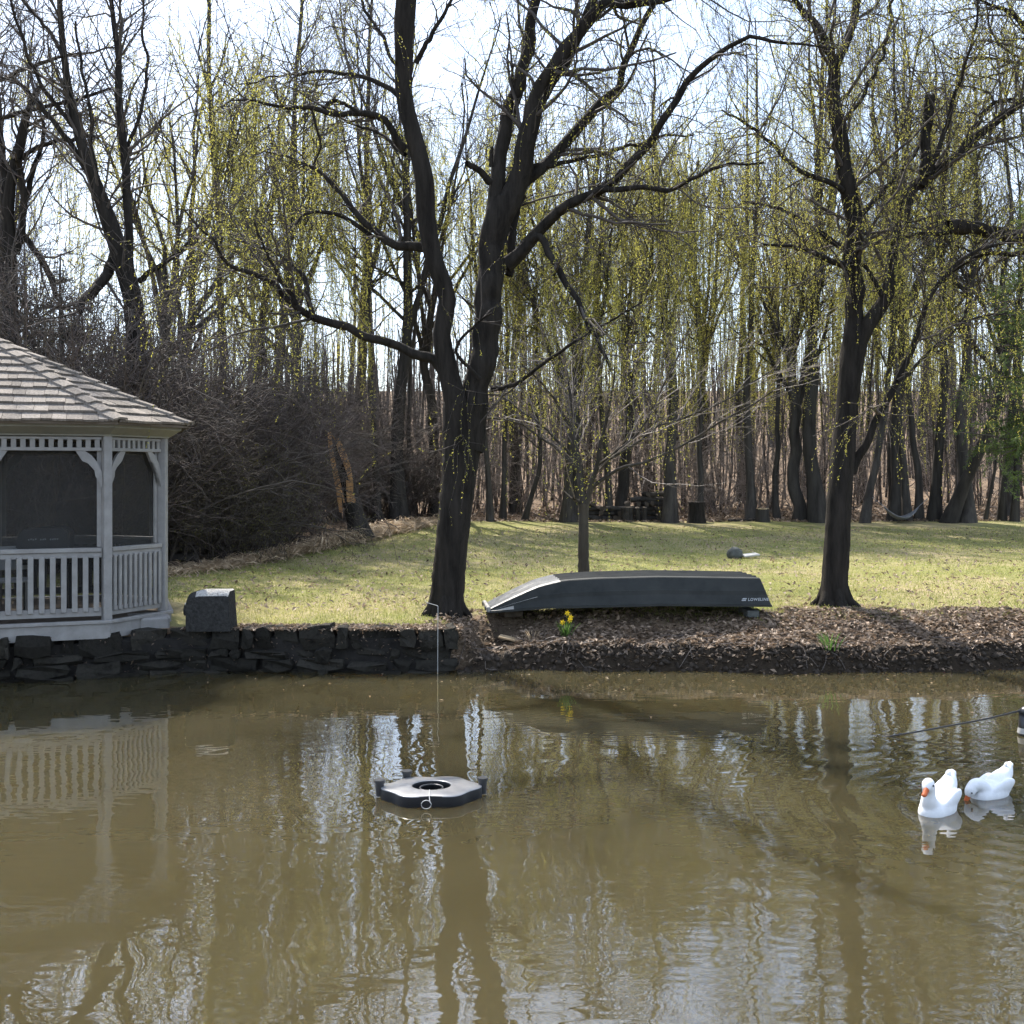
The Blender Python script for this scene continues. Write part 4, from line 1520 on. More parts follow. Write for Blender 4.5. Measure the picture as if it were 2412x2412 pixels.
def willow_crown(root, P, Q, g, nb, nt, ns, leafmat, lb=(0.6, 1.9), lt=(0.3, 0.9), ls=(0.4, 1.3), per_t=7, per_s=14, lsize=(0.022, 0.042), rmin=0.0035, ratio=0.36):
    B, BR = spawn(P, Q, nb, g, (0.15, 1.0), lb, (25, 75), 7, 0.05, 0.22, 0.45, 0.008, 0.03, 0.35)
    T1, T1R = spawn(np.concatenate([up_res(P, Q, 7)[0], B]), np.concatenate([up_res(P, Q, 7)[1], BR]), nt, g, (0.2, 1.0), lt, (25, 80), 5, 0.0, 0.28, 0.5, rmin, 0.010, 0.4)
    allP = np.concatenate([up_res(B, BR, 5)[0], T1])
    allR = np.concatenate([up_res(B, BR, 5)[1], T1R])
    S, SR = spawn(allP, allR, ns, g, (0.3, 1.0), ls, (30, 90), 6, -0.75, 0.16, 0.5, rmin * 0.7, 0.005, 0.5)
    br = merge(tubes(B, BR, 5), tubes(T1, T1R, 4), tubes(S, SR, 3))
    obj('branches', np_mesh('branches', *br, M['twig']), root)
    l1 = leaves(T1, per_t, g, lsize, ratio, (0.15, 1.0), 0.35)
    l2 = leaves(S, per_s, g, lsize, ratio, (0.1, 1.0), 0.4, 0.0, 0.6, 0.6, 0.3)
    vv, ff = merge((l1[0], l1[1]), (l2[0], l2[1]))
    obj('crown', np_mesh('crown', vv, ff, M[leafmat], False, np.concatenate([l1[2], l2[2]])), root)
    return B, T1


willow_crown(willow, LP[keep], LR[keep], gen, 150, 1100, 1700, 'willow_leaf', per_t=7, per_s=19, lsize=(0.018, 0.034))

# ---- right willow
rightL = [
    ([(1575, 1152, 64), (1573, 1128, 52), (1577, 1060, 50), (1584, 939, 47), (1592, 840, 44), (1600, 750, 42), (1606, 690, 46), (1612, 650, 50)], 0, 0),
    ([(1606, 670, 38), (1612, 598, 34), (1611, 524, 34), (1615, 442, 33), (1605, 384, 32), (1592, 295, 30), (1580, 207, 28), (1574, 133, 24), (1572, 110, 22)], 0, -0.3),
    ([(1573, 120, 16), (1565, 97, 15), (1539, 44, 13), (1503, 6, 10), (1470, -80, 6), (1460, -180, 3)], -0.3, -0.8),
    ([(1575, 125, 20), (1590, 95, 17), (1600, 74, 16), (1607, 30, 15), (1613, 0, 14), (1622, -140, 9), (1620, -280, 5)], -0.3, 0.2),
    ([(1612, 660, 36), (1641, 612, 30), (1668, 568, 26), (1679, 515, 22), (1688, 466, 22), (1700, 427, 24), (1717, 369, 24), (1754, 325, 22), (1804, 295, 18), (1864, 251, 16), (1908, 215, 15), (1960, 170, 13), (2050, 60, 9), (2120, -80, 5)], 0, -0.6),
    ([(1735, 352, 20), (1745, 320, 20), (1745, 266, 19), (1750, 215, 20), (1754, 183, 20)], -0.3, -0.25),
    ([(1606, 892, 18), (1622, 858, 16), (1648, 806, 14), (1693, 719, 12), (1731, 636, 11), (1745, 590, 10), (1761, 544, 9), (1805, 495, 8), (1887, 461, 6), (1960, 440, 4)], 0, -0.7),
    ([(1693, 719, 7), (1730, 690, 6), (1780, 640, 5), (1840, 600, 4), (1900, 590, 3)], -0.35, 0.3),
    ([(1604, 505, 14), (1572, 495, 11), (1540, 478, 9), (1499, 466, 7), (1441, 461, 4)], -0.1, -0.9),
    ([(1606, 480, 13), (1586, 466, 11), (1523, 422, 9), (1465, 393, 6), (1400, 380, 3)], -0.1, 0.7),
    ([(1590, 360, 12), (1551, 339, 10), (1503, 319, 9), (1450, 266, 7), (1400, 230, 5), (1362, 207, 3)], -0.2, -0.9),
    ([(1608, 420, 11), (1650, 380, 10), (1690, 330, 8), (1730, 285, 6), (1770, 240, 4)], -0.2, 0.6),
    ([(1585, 240, 9), (1620, 190, 8), (1660, 120, 7), (1680, 40, 6), (1690, -60, 4)], -0.2, 0.7),
    ([(1754, 330, 10), (1780, 260, 9), (1800, 180, 7), (1830, 90, 5), (1850, -20, 4)], -0.4, -1.0),
    ([(1804, 295, 9), (1850, 220, 8), (1890, 190, 6), (1950, 185, 4)], -0.45, 0.1),
    ([(1668, 568, 10), (1650, 530, 8), (1635, 505, 7), (1622, 500, 6)], -0.1, -0.2),
]
gen = np.random.default_rng(5)
rwillow, RP, RR = traced('willow_tree', 'single-trunk willow leaning slightly right on the leaf-covered bank', (1575, 1145), 15.3, rightL, gen, n=18)
RR[0, :2] *= np.array([1.15, 1.03])
rp3, rq3 = roots(None, gen, 7, 0.19, 0.20)
rp3[:, :, 2] += 0.03
obj('trunk', np_mesh('trunk', *merge(bark_mesh(*up_res(RP, RR, 40), 12, gen, 0.04, 0, None), tubes(rp3, rq3, 7)), M['bark']), rwillow)
willow_crown(rwillow, RP[[1, 2, 3, 4, 6, 7, 8, 9, 10, 11, 12, 13, 14, 15]], RR[[1, 2, 3, 4, 6, 7, 8, 9, 10, 11, 12, 13, 14, 15]], gen, 130, 1050, 1900, 'willow_leaf', per_t=9, per_s=22, lsize=(0.018, 0.034))

# ---- tree just outside the right edge whose broken limb reaches into the picture
edgeL = [
    ([(2075, 1160, 70), (2070, 1000, 58), (2065, 800, 54), (2050, 620, 52), (2040, 480, 50), (2050, 300, 44), (2075, 60, 34), (2080, -250, 18)], 0, 0),
    ([(2042, 480, 34), (1985, 462, 28), (1932, 452, 27), (1863, 437, 25), (1825, 430, 25), (1790, 428, 26)], 0, -0.4),
    ([(1830, 436, 10), (1780, 440, 8), (1731, 441, 6), (1690, 455, 3)], -0.3, -0.5),
    ([(1990, 470, 12), (1920, 480, 10), (1860, 478, 8), (1800, 510, 5), (1770, 550, 3)], -0.1, 0.6),
    ([(2048, 330, 24), (2000, 200, 18), (1960, 90, 12), (1900, 20, 8), (1850, 0, 4)], 0, -0.9),
]
gen = np.random.default_rng(8)
etree, EP, ER = traced('willow_tree', 'tree past the right edge reaching a thick broken limb into view', (2075, 1150), 15.6, edgeL, gen, n=14)
obj('trunk', np_mesh('trunk', *bark_mesh(*up_res(EP, ER, 30), 10, gen, 0.05, 0, None), M['bark']), etree)
willow_crown(etree, EP[2:], ER[2:], gen, 50, 350, 420, 'willow_leaf')

# ---- young cherry in the lawn, cut back low and sending out long shoots
cy0 = 19.1
cherryL = [
    ([(1102, 1102, 26), (1101, 1070, 23), (1101, 1020, 21), (1101, 970, 20), (1101, 950, 24)], 0, 0),
    ([(1100, 955, 14), (1096, 930, 12), (1090, 880, 10), (1080, 810, 8), (1074, 740, 6), (1060, 660, 3)], 0, 0.3),
    ([(1104, 955, 13), (1112, 925, 11), (1122, 890, 9), (1135, 830, 7), (1150, 760, 5), (1160, 690, 3)], 0, -0.3),
    ([(1096, 948, 9), (1088, 945, 8), (1084, 940, 8)], 0, -0.1),
    ([(1110, 925, 8), (1160, 890, 6), (1240, 865, 5), (1330, 815, 4), (1420, 760, 3), (1500, 715, 2)], 0, -1.2),
    ([(1118, 900, 6), (1180, 850, 5), (1260, 800, 4), (1360, 760, 3), (1470, 690, 2)], 0, 0.8),
    ([(1092, 890, 7), (1040, 840, 5), (980, 800, 4), (930, 790, 3), (890, 800, 2)], 0.1, -0.8),
    ([(1088, 870, 6), (1030, 810, 5), (980, 770, 4), (940, 745, 3), (905, 740, 2)], 0.1, 0.9),
    ([(1125, 880, 6), (1190, 830, 5), (1240, 760, 4), (1270, 690, 3), (1300, 620, 2)], -0.1, 0.4),
    ([(1082, 820, 6), (1050, 760, 5), (1020, 720, 4), (985, 690, 3)], 0.2, -0.4),
]
gen = np.random.default_rng(13)
cherry, CP, CR = traced('young_tree', 'small cut-back tree with pale slender shoots in the lawn behind the boat', (1102, 1096), cy0, cherryL, gen, n=12)
obj('trunk', np_mesh('trunk', *bark_mesh(*up_res(CP, CR, 26), 8, gen, 0.05, 0, None), M['bark2']), cherry)
B, BR = spawn(CP[1:], CR[1:], 110, gen, (0.2, 1.0), (0.7, 2.2), (15, 55), 7, 0.03, 0.12, 0.5, 0.006, 0.012, 0.3)
T1, TR = spawn(B, BR, 700, gen, (0.2, 1.0), (0.2, 0.8), (20, 60), 4, 0.03, 0.15, 0.5, 0.004, 0.006, 0.4)
obj('branches', np_mesh('branches', *merge(tubes(B, BR, 4), tubes(T1, TR, 3)), M['twig_pale']), cherry)
l1 = leaves(CP[1:3], 110, gen, (0.03, 0.06), 0.4, (0.0, 0.6), 0.2, 0.10)
obj('crown', np_mesh('crown', l1[0], l1[1], M['willow_leaf'], False, l1[2]), cherry)

# ---- dark forked tree behind the gazebo
leftL = [
    ([(262, 1010, 44), (262, 800, 40), (261, 700, 38), (258, 640, 36), (250, 560, 34), (232, 495, 34), (214, 450, 34), (197, 393, 27), (180, 345, 24), (158, 293, 19), (136, 205, 15), (125, 147, 13), (117, 73, 11), (112, 0, 10), (108, -150, 7), (100, -300, 4)], 0, -0.6),
    ([(256, 640, 22), (250, 560, 20), (246, 480, 18), (244, 400, 17), (238, 320, 16), (228, 250, 14), (221, 150, 13), (221, 80, 11), (214, 30, 9), (205, -60, 7), (190, -250, 4)], 0, 0.8),
    ([(160, 318, 11), (128, 264, 10), (84, 209, 9), (48, 169, 7), (0, 147, 5), (-60, 120, 3)], -0.3, 0.5),
    ([(138, 240, 9), (92, 183, 8), (66, 136, 7), (44, 73, 6), (22, 7, 5), (10, -60, 3)], -0.35, -1.2),
    ([(119, 108, 8), (92, 59, 7), (48, 4, 6), (20, -60, 4)], -0.5, 0.3),
    ([(200, 405, 10), (185, 350, 9), (175, 280, 8), (170, 200, 6), (150, 90, 5), (142, 40, 3)], -0.2, 0.9),
    ([(262, 530, 12), (285, 512, 10), (320, 490, 9), (352, 460, 6), (385, 410, 4)], 0.1, -0.6),
    ([(222, 470, 22), (200, 520, 20), (175, 550, 20), (160, 562, 16), (150, 590, 10)], 0, -1.0),
    ([(232, 300, 8), (260, 230, 7), (275, 150, 6), (270, 60, 5), (268, -40, 3)], 0.5, 1.2),
]
gen = np.random.default_rng(17)
ltree, TP, TR_ = traced('woodland_tree', 'dark thick tree rising right behind the gazebo roof and forking widely', (262, 1010), 23.0, leftL, gen, n=18)
obj('trunk', np_mesh('trunk', *bark_mesh(*up_res(TP, TR_, 36), 9, gen, 0.045, 0, None), M['bark']), ltree)
B, BR = spawn(TP, TR_, 150, gen, (0.35, 1.0), (0.8, 2.8), (25, 65), 7, 0.06, 0.2, 0.45, 0.012, 0.035, 0.3)
T1, TR1 = spawn(np.concatenate([up_res(TP, TR_, 7)[0], B]), np.concatenate([up_res(TP, TR_, 7)[1], BR]), 1500, gen, (0.3, 1.0), (0.4, 1.2), (25, 70), 4, 0.05, 0.2, 0.5, 0.006, 0.012, 0.4)
obj('branches', np_mesh('branches', *merge(tubes(B, BR, 4), tubes(T1, TR1, 3)), M['twig']), ltree)

leftL2 = [
    ([(22, 1000, 30), (22, 700, 28), (20, 560, 26), (18, 460, 24), (14, 400, 22), (22, 330, 20), (36, 280, 18), (50, 215, 15), (62, 180, 12), (75, 163, 9)], 0, 0),
    ([(14, 400, 16), (8, 330, 14), (0, 260, 12), (-20, 150, 9), (-30, 0, 6)], 0, 0.7),
    ([(30, 480, 14), (44, 400, 14), (40, 330, 12), (30, 300, 10)], 0.1, -0.5),
    ([(40, 400, 12), (62, 330, 10), (78, 280, 8), (80, 230, 6), (70, 180, 4)], 0, 0.6),
    ([(45, 300, 9), (48, 292, 8), (90, 270, 8), (140, 262, 7), (170, 255, 6), (185, 262, 4)], 0, -0.8),
    ([(-40, 230, 10), (0, 224, 9), (48, 211, 8), (128, 191, 7), (209, 167, 5)], -0.5, -1.0),
    ([(-40, 170, 9), (0, 151, 8), (60, 125, 7), (110, 110, 6), (220, 90, 3)], 0.4, 1.0),
    ([(36, 430, 12), (70, 480, 12), (95, 520, 12), (105, 560, 10)], 0.1, 0.3),
]
ltree2, TP, TR_ = traced('woodland_tree', 'crooked dark tree with long level branches at the far left edge', (22, 1000), 24.5, leftL2, gen, n=14)
obj('trunk', np_mesh('trunk', *bark_mesh(*up_res(TP, TR_, 28), 8, gen, 0.05, 0, None), M['bark']), ltree2)
B, BR = spawn(TP, TR_, 70, gen, (0.35, 1.0), (0.8, 2.4), (25, 65), 6, 0.06, 0.2, 0.45, 0.012, 0.03, 0.3)
T1, TR1 = spawn(B, BR, 600, gen, (0.3, 1.0), (0.4, 1.1), (25, 70), 4, 0.05, 0.2, 0.5, 0.006, 0.012, 0.4)
obj('branches', np_mesh('branches', *merge(tubes(B, BR, 4), tubes(T1, TR1, 3)), M['twig']), ltree2)

# ------------------------------------------------------------------ tree prototypes for the woods
def bare_tree(seed, h, r, lean=0.03, n1=30, n2=190, n3=1100, low=0.32, fork=False):
    g = np.random.default_rng(seed)
    n = 16
    z = np.linspace(-0.15, h, n)
    w = np.cumsum(g.normal(size=(n, 2)) * 0.10, axis=0)
    w -= w[0]
    tr = np.stack([w[:, 0] + z * g.normal() * lean, w[:, 1] + z * g.normal() * lean, z], -1)
    rad = r * (1 - 0.88 * (z.clip(0) / h) ** 0.9)
    rad[0] *= 1.55
    rad[1] *= 1.04
    P, Q = [tr], [rad]
    if fork:
        for s in (0.35, 0.5):
            i0 = int(n * s)
            d = unit(g.normal(size=3) * np.array([1, 1, 0])) * 0.28 + np.array([0, 0, 1])
            zz = np.linspace(0, h * (0.9 - s), n)[:, None]
            ww = np.cumsum(g.normal(size=(n, 3)) * 0.06, axis=0)
            ww -= ww[0]
            P.append(tr[i0] + zz * unit(d) + ww)
            Q.append(rad[i0] * 0.72 * (1 - 0.88 * np.linspace(0, 1, n)))
    P, Q = np.array(P), np.array(Q)
    B, BR = spawn(P, Q, n1, g, (low, 0.98), (h * 0.12, h * 0.30), (28, 60), 8, 0.10, 0.14, 0.42, 0.02, 0.09, 0.25, 0.5)
    C, CR = spawn(np.concatenate([B, up_res(P, Q, 8)[0][:, 2:, :].repeat(1, 0)[:, :6]]) if False else B, BR, n2, g, (0.2, 1.0), (0.8, 2.6), (25, 60), 5, 0.10, 0.18, 0.5, 0.010, 0.03, 0.35)
    D, DR = spawn(C, CR, n3, g, (0.15, 1.0), (0.35, 1.1), (20, 60), 3, 0.08, 0.2, 0.5, 0.0055, 0.010, 0.5)
    trunk = bark_mesh(*up_res(P, Q, 24), 8, g, 0.04, 0, None)
    return np_mesh('trunk', *merge(trunk, tubes(B, BR, 5)), M['bark2']), np_mesh('crown', *merge(tubes(C, CR, 4), tubes(D, DR, 3)), M['twig'])


bare = [bare_tree(101, 24, 0.25), bare_tree(102, 22, 0.19, 0.05, low=0.42), bare_tree(103, 26, 0.28, 0.02, fork=True), bare_tree(104, 19, 0.13, 0.06, 24, 130, 500, 0.3),
        bare_tree(105, 25, 0.22, 0.03, low=0.5), bare_tree(106, 21, 0.17, 0.05, fork=True, n1=38), bare_tree(107, 15, 0.085, 0.07, 20, 100, 400, 0.25)]
bare_r = [0.25, 0.19, 0.28, 0.13, 0.22, 0.17, 0.085]


def far_willow(seed, h, r, spread, nstr, hang):
    g = np.random.default_rng(seed)
    n = 12
    z = np.linspace(-0.15, h * 0.55, n)
    w = np.cumsum(g.normal(size=(n, 2)) * 0.10, axis=0)
    w -= w[0]
    tr = np.stack([w[:, 0], w[:, 1], z], -1)[None]
    rad = (r * (1 - 0.5 * (z.clip(0) / z[-1])))[None]
    rad[0, 0] *= 1.5
    A, AR = spawn(tr, rad, 9, g, (0.55, 1.0), (h * 0.40, h * 0.55), (15, 42), 10, 0.10, 0.10, 0.6, 0.06, 0.16, 0.3)
    B, BR = spawn(A, AR, 46, g, (0.25, 1.0), (spread * 0.5, spread), (25, 60), 9, -0.02, 0.12, 0.5, 0.02, 0.06, 0.25)
    C, CR = spawn(np.concatenate([up_res(A, AR, 9)[0], B]), np.concatenate([up_res(A, AR, 9)[1], BR]), 260, g, (0.3, 1.0), (0.8, 2.4), (25, 65), 6, -0.10, 0.16, 0.5, 0.010, 0.025, 0.4)
    src = np.concatenate([up_res(B, BR, 6)[0], C])
    srcR = np.concatenate([up_res(B, BR, 6)[1], CR])
    nc = nstr // 4
    K0, K0R = spawn(src, srcR, nc, g, (0.3, 1.0), hang, (40, 100), 9, -1.2, 0.06, 0.5, 0.004, 0.006, 0.6)
    # several strands hang close together as one curtain
    Ss, Rr_ = [], []
    for q in range(4):
        off = g.normal(size=(nc, 1, 3)) * np.array([0.10, 0.10, 0.05])
        sc_ = g.uniform(0.65, 1.05, nc)[:, None, None]
        sway = np.cumsum(g.normal(size=(nc, 9, 3)) * 0.018, axis=1)
        Ss.append(K0[:, :1] + off * np.linspace(0, 1, 9)[None, :, None] ** 0.5 + (K0 - K0[:, :1]) * sc_ + sway)
        Rr_.append(K0R)
    S, SR = np.concatenate(Ss), np.concatenate(Rr_)
    # strands stop above head height
    low = S[:, :, 2].min(1)
    ok = low > 1.7
    S, SR = S[ok], SR[ok]
    tm = np_mesh('trunk', *merge(bark_mesh(tr, rad, 9, g, 0.05, 0, None), tubes(A, AR, 6), tubes(B, BR, 5)), M['bark2'])
    bmn = np_mesh('branches', *merge(tubes(C, CR, 4), tubes(S, SR, 3)), M['twig'])
    lv = leaves(S, 74, g, (0.035, 0.065), 0.38, (0.12, 1.0), 0.35, 0.014, 0.55, 0.6, 0.25)
    cm = np_mesh('crown', lv[0], lv[1], M['willow_leaf_far'], False, lv[2])
    return tm, bmn, cm


fw = [far_willow(201, 12.5, 0.22, 4.4, 820, (2.2, 5.6)), far_willow(202, 11, 0.19, 3.9, 1500, (2.2, 5.2)), far_willow(203, 17, 0.21, 4.2, 760, (2.0, 5.4))]

# ---- weeping willows standing between lawn and woods
wspec = [  # picture x, distance, variant, scale, rotation, label
    (310, 29.0, 0, 1.05, 0.3, 'weeping willow with yellow-green curtains just right of the dark tree behind the gazebo'),
    (560, 34.0, 0, 1.05, 2.9, 'weeping willow with narrow hanging strands behind the split orange snag'),
    (1075, 35.8, 1, 1.12, 4.0, 'bright yellow-green weeping willow behind the small cut-back tree'),
    (1180, 37.6, 0, 1.00, 5.1, 'broad weeping willow over the woodpile, right of the big willow'),
    (1510, 36.4, 1, 1.10, 0.9, 'weeping willow trailing yellow strands left of the single-trunk bank willow'),
    (1700, 37.5, 2, 1.05, 2.2, 'weeping willow filling the fork of the single-trunk bank willow'),
    (1900, 38.5, 0, 1.00, 3.3, 'weeping willow high above the evergreen at the right edge'),
    (820, 38.0, 2, 0.95, 0.4, 'tall weeping willow directly behind the fork of the big willow'),
    (1340, 42.0, 2, 0.85, 1.1, 'tall thin-leaved weeping willow beyond the woodpile, in the gap between both bank willows'),
]
roots_made = {}
for px, Y, vi, sc, rz, lab in wspec:
    x = (px - 966) * Y / FPX
    loc = (x, Y, tz(x, Y))
    if vi not in roots_made:
        t = thing('weeping_willow', lab, 'tree', loc, rz, 'weeping willows at the edge of the woods', sc)
        for nm, me in zip(('trunk', 'branches', 'crown'), fw[vi]):
            obj(nm, me, t)
        roots_made[vi] = t
    else:
        copy_tree(roots_made[vi], loc, rz, sc, lab, 'weeping willows at the edge of the woods')

# ---- bare trunks along the edge of the woods (feet visible in the photograph)
front = [  # picture x of the foot, foot row, trunk width px, variant
    (372, 1000, 26, 2), (466, 1002, 28, 0), (575, 1000, 12, 3), (712, 1003, 15, 1), (752, 1003, 30, 2), (768, 998, 12, 3),
    (925, 1001, 13, 1), (948, 999, 12, 3), (988, 1000, 11, 6), (1068, 1001, 20, 5), (1150, 998, 14, 1), (1264, 1001, 25, 0),
    (1318, 998, 13, 3), (1417, 999, 17, 4), (1466, 998, 12, 3), (1547, 1001, 30, 2), (1632, 1002, 16, 5), (1684, 1000, 19, 4),
    (1713, 1000, 16, 1), (1733, 999, 14, 3), (1762, 1000, 21, 0), (1790, 1002, 24, 5), (1824, 1002, 25, 4), (1858, 1000, 7, 6), (1890, 1000, 15, 1), (1914, 1001, 14, 3),
]
ordn = ['first', 'second', 'third', 'fourth', 'fifth', 'sixth', 'seventh', 'eighth', 'ninth', 'tenth', 'eleventh', 'twelfth', 'thirteenth', 'fourteenth']
marks = [(0, 640, 'right of the gazebo roof'), (640, 850, 'right of the split orange snag'), (850, 1110, 'right of the big willow trunk'), (1110, 1560, 'right of the small cut-back tree'), (1560, 2000, 'right of the single-trunk bank willow')]
cnt = {}
bare_root = {}
sizes = {True: 'thick', False: 'slender'}


def place_bare(loc, rz, sc, vi, lab, grp, name='woodland_tree'):
    if vi not in bare_root:
        t = thing(name, lab, 'tree', loc, rz, grp)
        t.scale = sc
        for nm, me in zip(('trunk', 'crown'), bare[vi]):
            obj(nm, me, t)
        bare_root[vi] = t
        return t
    return copy_tree(bare_root[vi], loc, rz, sc, lab, grp)


lean_fix = {1790: 0.10, 1632: 0.08, 712: -0.12}
for px, py, wpx, vi in front:
    for a, b, txt in marks:
        if a <= px < b:
            cnt[txt] = cnt.get(txt, 0) + 1
            k = cnt[txt]
            break
    lab = '%s bare %s trunk of the front woods %s' % (ordn[k - 1], sizes[wpx >= 18], txt)
    Y = 1.852 * FPX / (py - HOR) + 0.3
    Y = min(Y, 37.0)
    x = (px - 966) * Y / FPX
    rw = 0.5 * wpx * Y / FPX
    s = rw / bare_r[vi]
    sz = 0.56 + 0.22 * rnd.random()
    t = place_bare((x, Y, tz(x, Y)), rnd.uniform(0, 6.28), (s, s, sz), vi, lab, 'bare trees along the front of the woods')
    if px in lean_fix:
        t.rotation_euler = (0, lean_fix[px], t.rotation_euler.z)

# ---- trees deeper in the woods: nothing sets one apart from the next
grng = random.Random(21)
placed = []
tries = 0
while len(placed) < 52 and tries < 6000:
    tries += 1
    Y = 39 + (grng.random() ** 1.25) * 62
    px = grng.uniform(-160, 2100)
    x = (px - 966) * Y / FPX
    if any((x - q[0]) ** 2 + (Y - q[1]) ** 2 < 2.3 for q in placed):
        continue
    placed.append((x, Y))
    vi = grng.choice((0, 1, 2, 3, 4, 5, 3, 1, 6))
    s = grng.uniform(0.6, 0.95)
    place_bare((x, Y, tz(x, Y)), grng.uniform(0, 6.28), (s, s, s * grng.uniform(0.8, 1.05)), vi, 'distant bare tree among the crowded trunks deep in the woods', 'trees deep in the woods')
# the left side of the woods stands nearer, behind the thicket
for k_, (px, Y, vi) in enumerate(((60, 32, 1), (405, 31, 4), (520, 33, 0), (548, 30, 3), (690, 38, 2))):
    x = (px - 966) * Y / FPX
    place_bare((x, Y, tz(x, Y)), px * 0.37, (0.75, 0.75, 0.78), vi, '%s of five bare trees rooted behind the thicket left of the big willow' % ['leftmost', 'second from left', 'third from left', 'fourth from left', 'rightmost'][k_], 'trees behind the thicket')

# ---- far mass of saplings and undergrowth on the slope
g = np.random.default_rng(31)
n = 2600
Y = np.where(np.arange(n) < 2000, 40 + g.random(n) ** 1.3 * 75, 110 + g.random(n) * 90)
px = g.uniform(-300, 2250, n)
x = (px - 966) * Y / FPX
z = terr(x, Y)
hgt = np.where(np.arange(n) < 2000, g.uniform(3, 8.5, n), g.uniform(8, 15, n))
seg = 5
zz = np.linspace(-0.2, 1, seg)[None, :] * hgt[:, None]
lean = g.normal(size=(n, 2, 1)) * 0.06
P = np.stack([x[:, None] + lean[:, 0] * zz + np.cumsum(g.normal(size=(n, seg)) * 0.08, 1), Y[:, None] + lean[:, 1] * zz, z[:, None] + zz], -1)
rr = (g.uniform(0.025, 0.075, n) * np.where(np.arange(n) < 2000, 1, 2.2))[:, None] * np.linspace(1, 0.25, seg)[None]
B, BR = spawn(P, rr, 9000, g, (0.2, 1.0), (0.8, 2.6), (30, 70), 4, 0.08, 0.2, 0.5, 0.014, 0.03, 0.4)
C, CR = spawn(B, BR, 15000, g, (0.2, 1.0), (0.5, 1.3), (25, 65), 3, 0.06, 0.2, 0.5, 0.012, 0.015, 0.6)
o = obj('distant_woods', np_mesh('distant_woods', *merge(tubes(P, rr, 4), tubes(B, BR, 3), tubes(C, CR, 3)), M['twig']))
tag(o, 'grey-brown mass of saplings and undergrowth on the far wooded slope', 'undergrowth', kind='stuff')


# ------------------------------------------------------------------ shrubs and thicket
def bare_shrub(seed, h, w, ns, n2, n3, mat, leafn=0):
    g = np.random.default_rng(seed)
    P0_ = np.zeros((ns, 1, 3))
    ang = g.uniform(0, 2 * np.pi, ns)
    rad = g.uniform(0, w * 0.35, ns)
    base = np.stack([np.cos(ang) * rad, np.sin(ang) * rad, np.full(ns, -0.1)], -1)
    d = unit(np.stack([np.cos(ang) * g.uniform(0.1, 0.8, ns), np.sin(ang) * g.uniform(0.1, 0.8, ns), np.ones(ns)], -1))
    seg_ = 9
    st = g.uniform(0.7, 1.2, ns)[:, None] * h / (seg_ - 1) * 1.15
    pts = [base]
    for s in range(seg_ - 1):
        d = unit(d + g.normal(size=d.shape) * 0.16 + np.array([0, 0, -0.05 * s / 3]))
        pts.append(pts[-1] + d * st)
    P = np.stack(pts, 1)
    Q = g.uniform(0.012, 0.03, ns)[:, None] * np.linspace(1, 0.3, seg_)[None]
    B, BR = spawn(P, Q, n2, g, (0.15, 1.0), (h * 0.18, h * 0.5), (25, 75), 6, -0.02, 0.2, 0.55, 0.006, 0.012, 0.4)
    C, CR = spawn(B, BR, n3, g, (0.1, 1.0), (0.2, 0.7), (25, 75), 3, 0.0, 0.25, 0.6, 0.005, 0.007, 0.6)
    ms = [('stems', np_mesh('stems', *merge(tubes(P, Q, 5), tubes(B, BR, 4)), M[mat])), ('twigs', np_mesh('twigs', *tubes(C, CR, 3), M[mat]))]
    if leafn:
        lv = leaves(C, leafn, g, (0.03, 0.06), 0.5, (0.1, 1), 0.2, 0.03)
        ms.append(('foliage', np_mesh('foliage', lv[0], lv[1], M['shrub_leaf'], False, lv[2])))
    return ms


sh = [bare_shrub(301, 4.2, 2.6, 46, 420, 2200, 'twig_red'), bare_shrub(302, 3.4, 2.4, 50, 420, 2200, 'twig'), bare_shrub(303, 2.6, 2.2, 44, 380, 1900, 'twig_red'), bare_shrub(304, 2.6, 2.0, 34, 300, 1500, 'twig', 5), bare_shrub(305, 3.2, 2.8, 24, 170, 900, 'twig_grey'), bare_shrub(306, 4.6, 3.0, 22, 170, 900, 'twig_grey')]
sh_root = {}


def place_shrub(px, Y, vi, sc, lab, grp, dz=0.0):
    x = (px - 966) * Y / FPX
    loc = (x, Y, tz(x, Y) + dz)
    if vi not in sh_root:
        t = thing('shrub', lab, 'shrub', loc, rnd.uniform(0, 6.28), grp, sc)
        for nm, me in sh[vi]:
            obj(nm, me, t)
        sh_root[vi] = t
    else:
        copy_tree(sh_root[vi], loc, rnd.uniform(0, 6.28), sc, lab, grp)


place_shrub(395, 23.6, 3, 0.95, 'olive-leaved shrub just right of the gazebo corner post', None)
place_shrub(455, 24.8, 3, 0.8, 'olive-leaved shrub in front of the middle of the thicket', None)
place_shrub(318, 22.8, 3, 0.75, 'low yellowish shrub half hidden by the gazebo corner post', None)
ORD = ['leftmost', 'second', 'third', 'fourth', 'fifth', 'sixth', 'seventh', 'eighth', 'ninth', 'tenth', 'eleventh', 'twelfth', 'thirteenth', 'fourteenth', 'fifteenth', 'sixteenth', 'seventeenth', 'eighteenth']


def shrub_row(rows, phrase, grp):
    for k_, (px_, Y_, vi_, sc_) in enumerate(sorted(rows)):
        place_shrub(px_, Y_, vi_, sc_, ('%s of the ' + phrase) % (ORD[k_] if k_ == 0 else ORD[k_] + ' from the left'), grp)


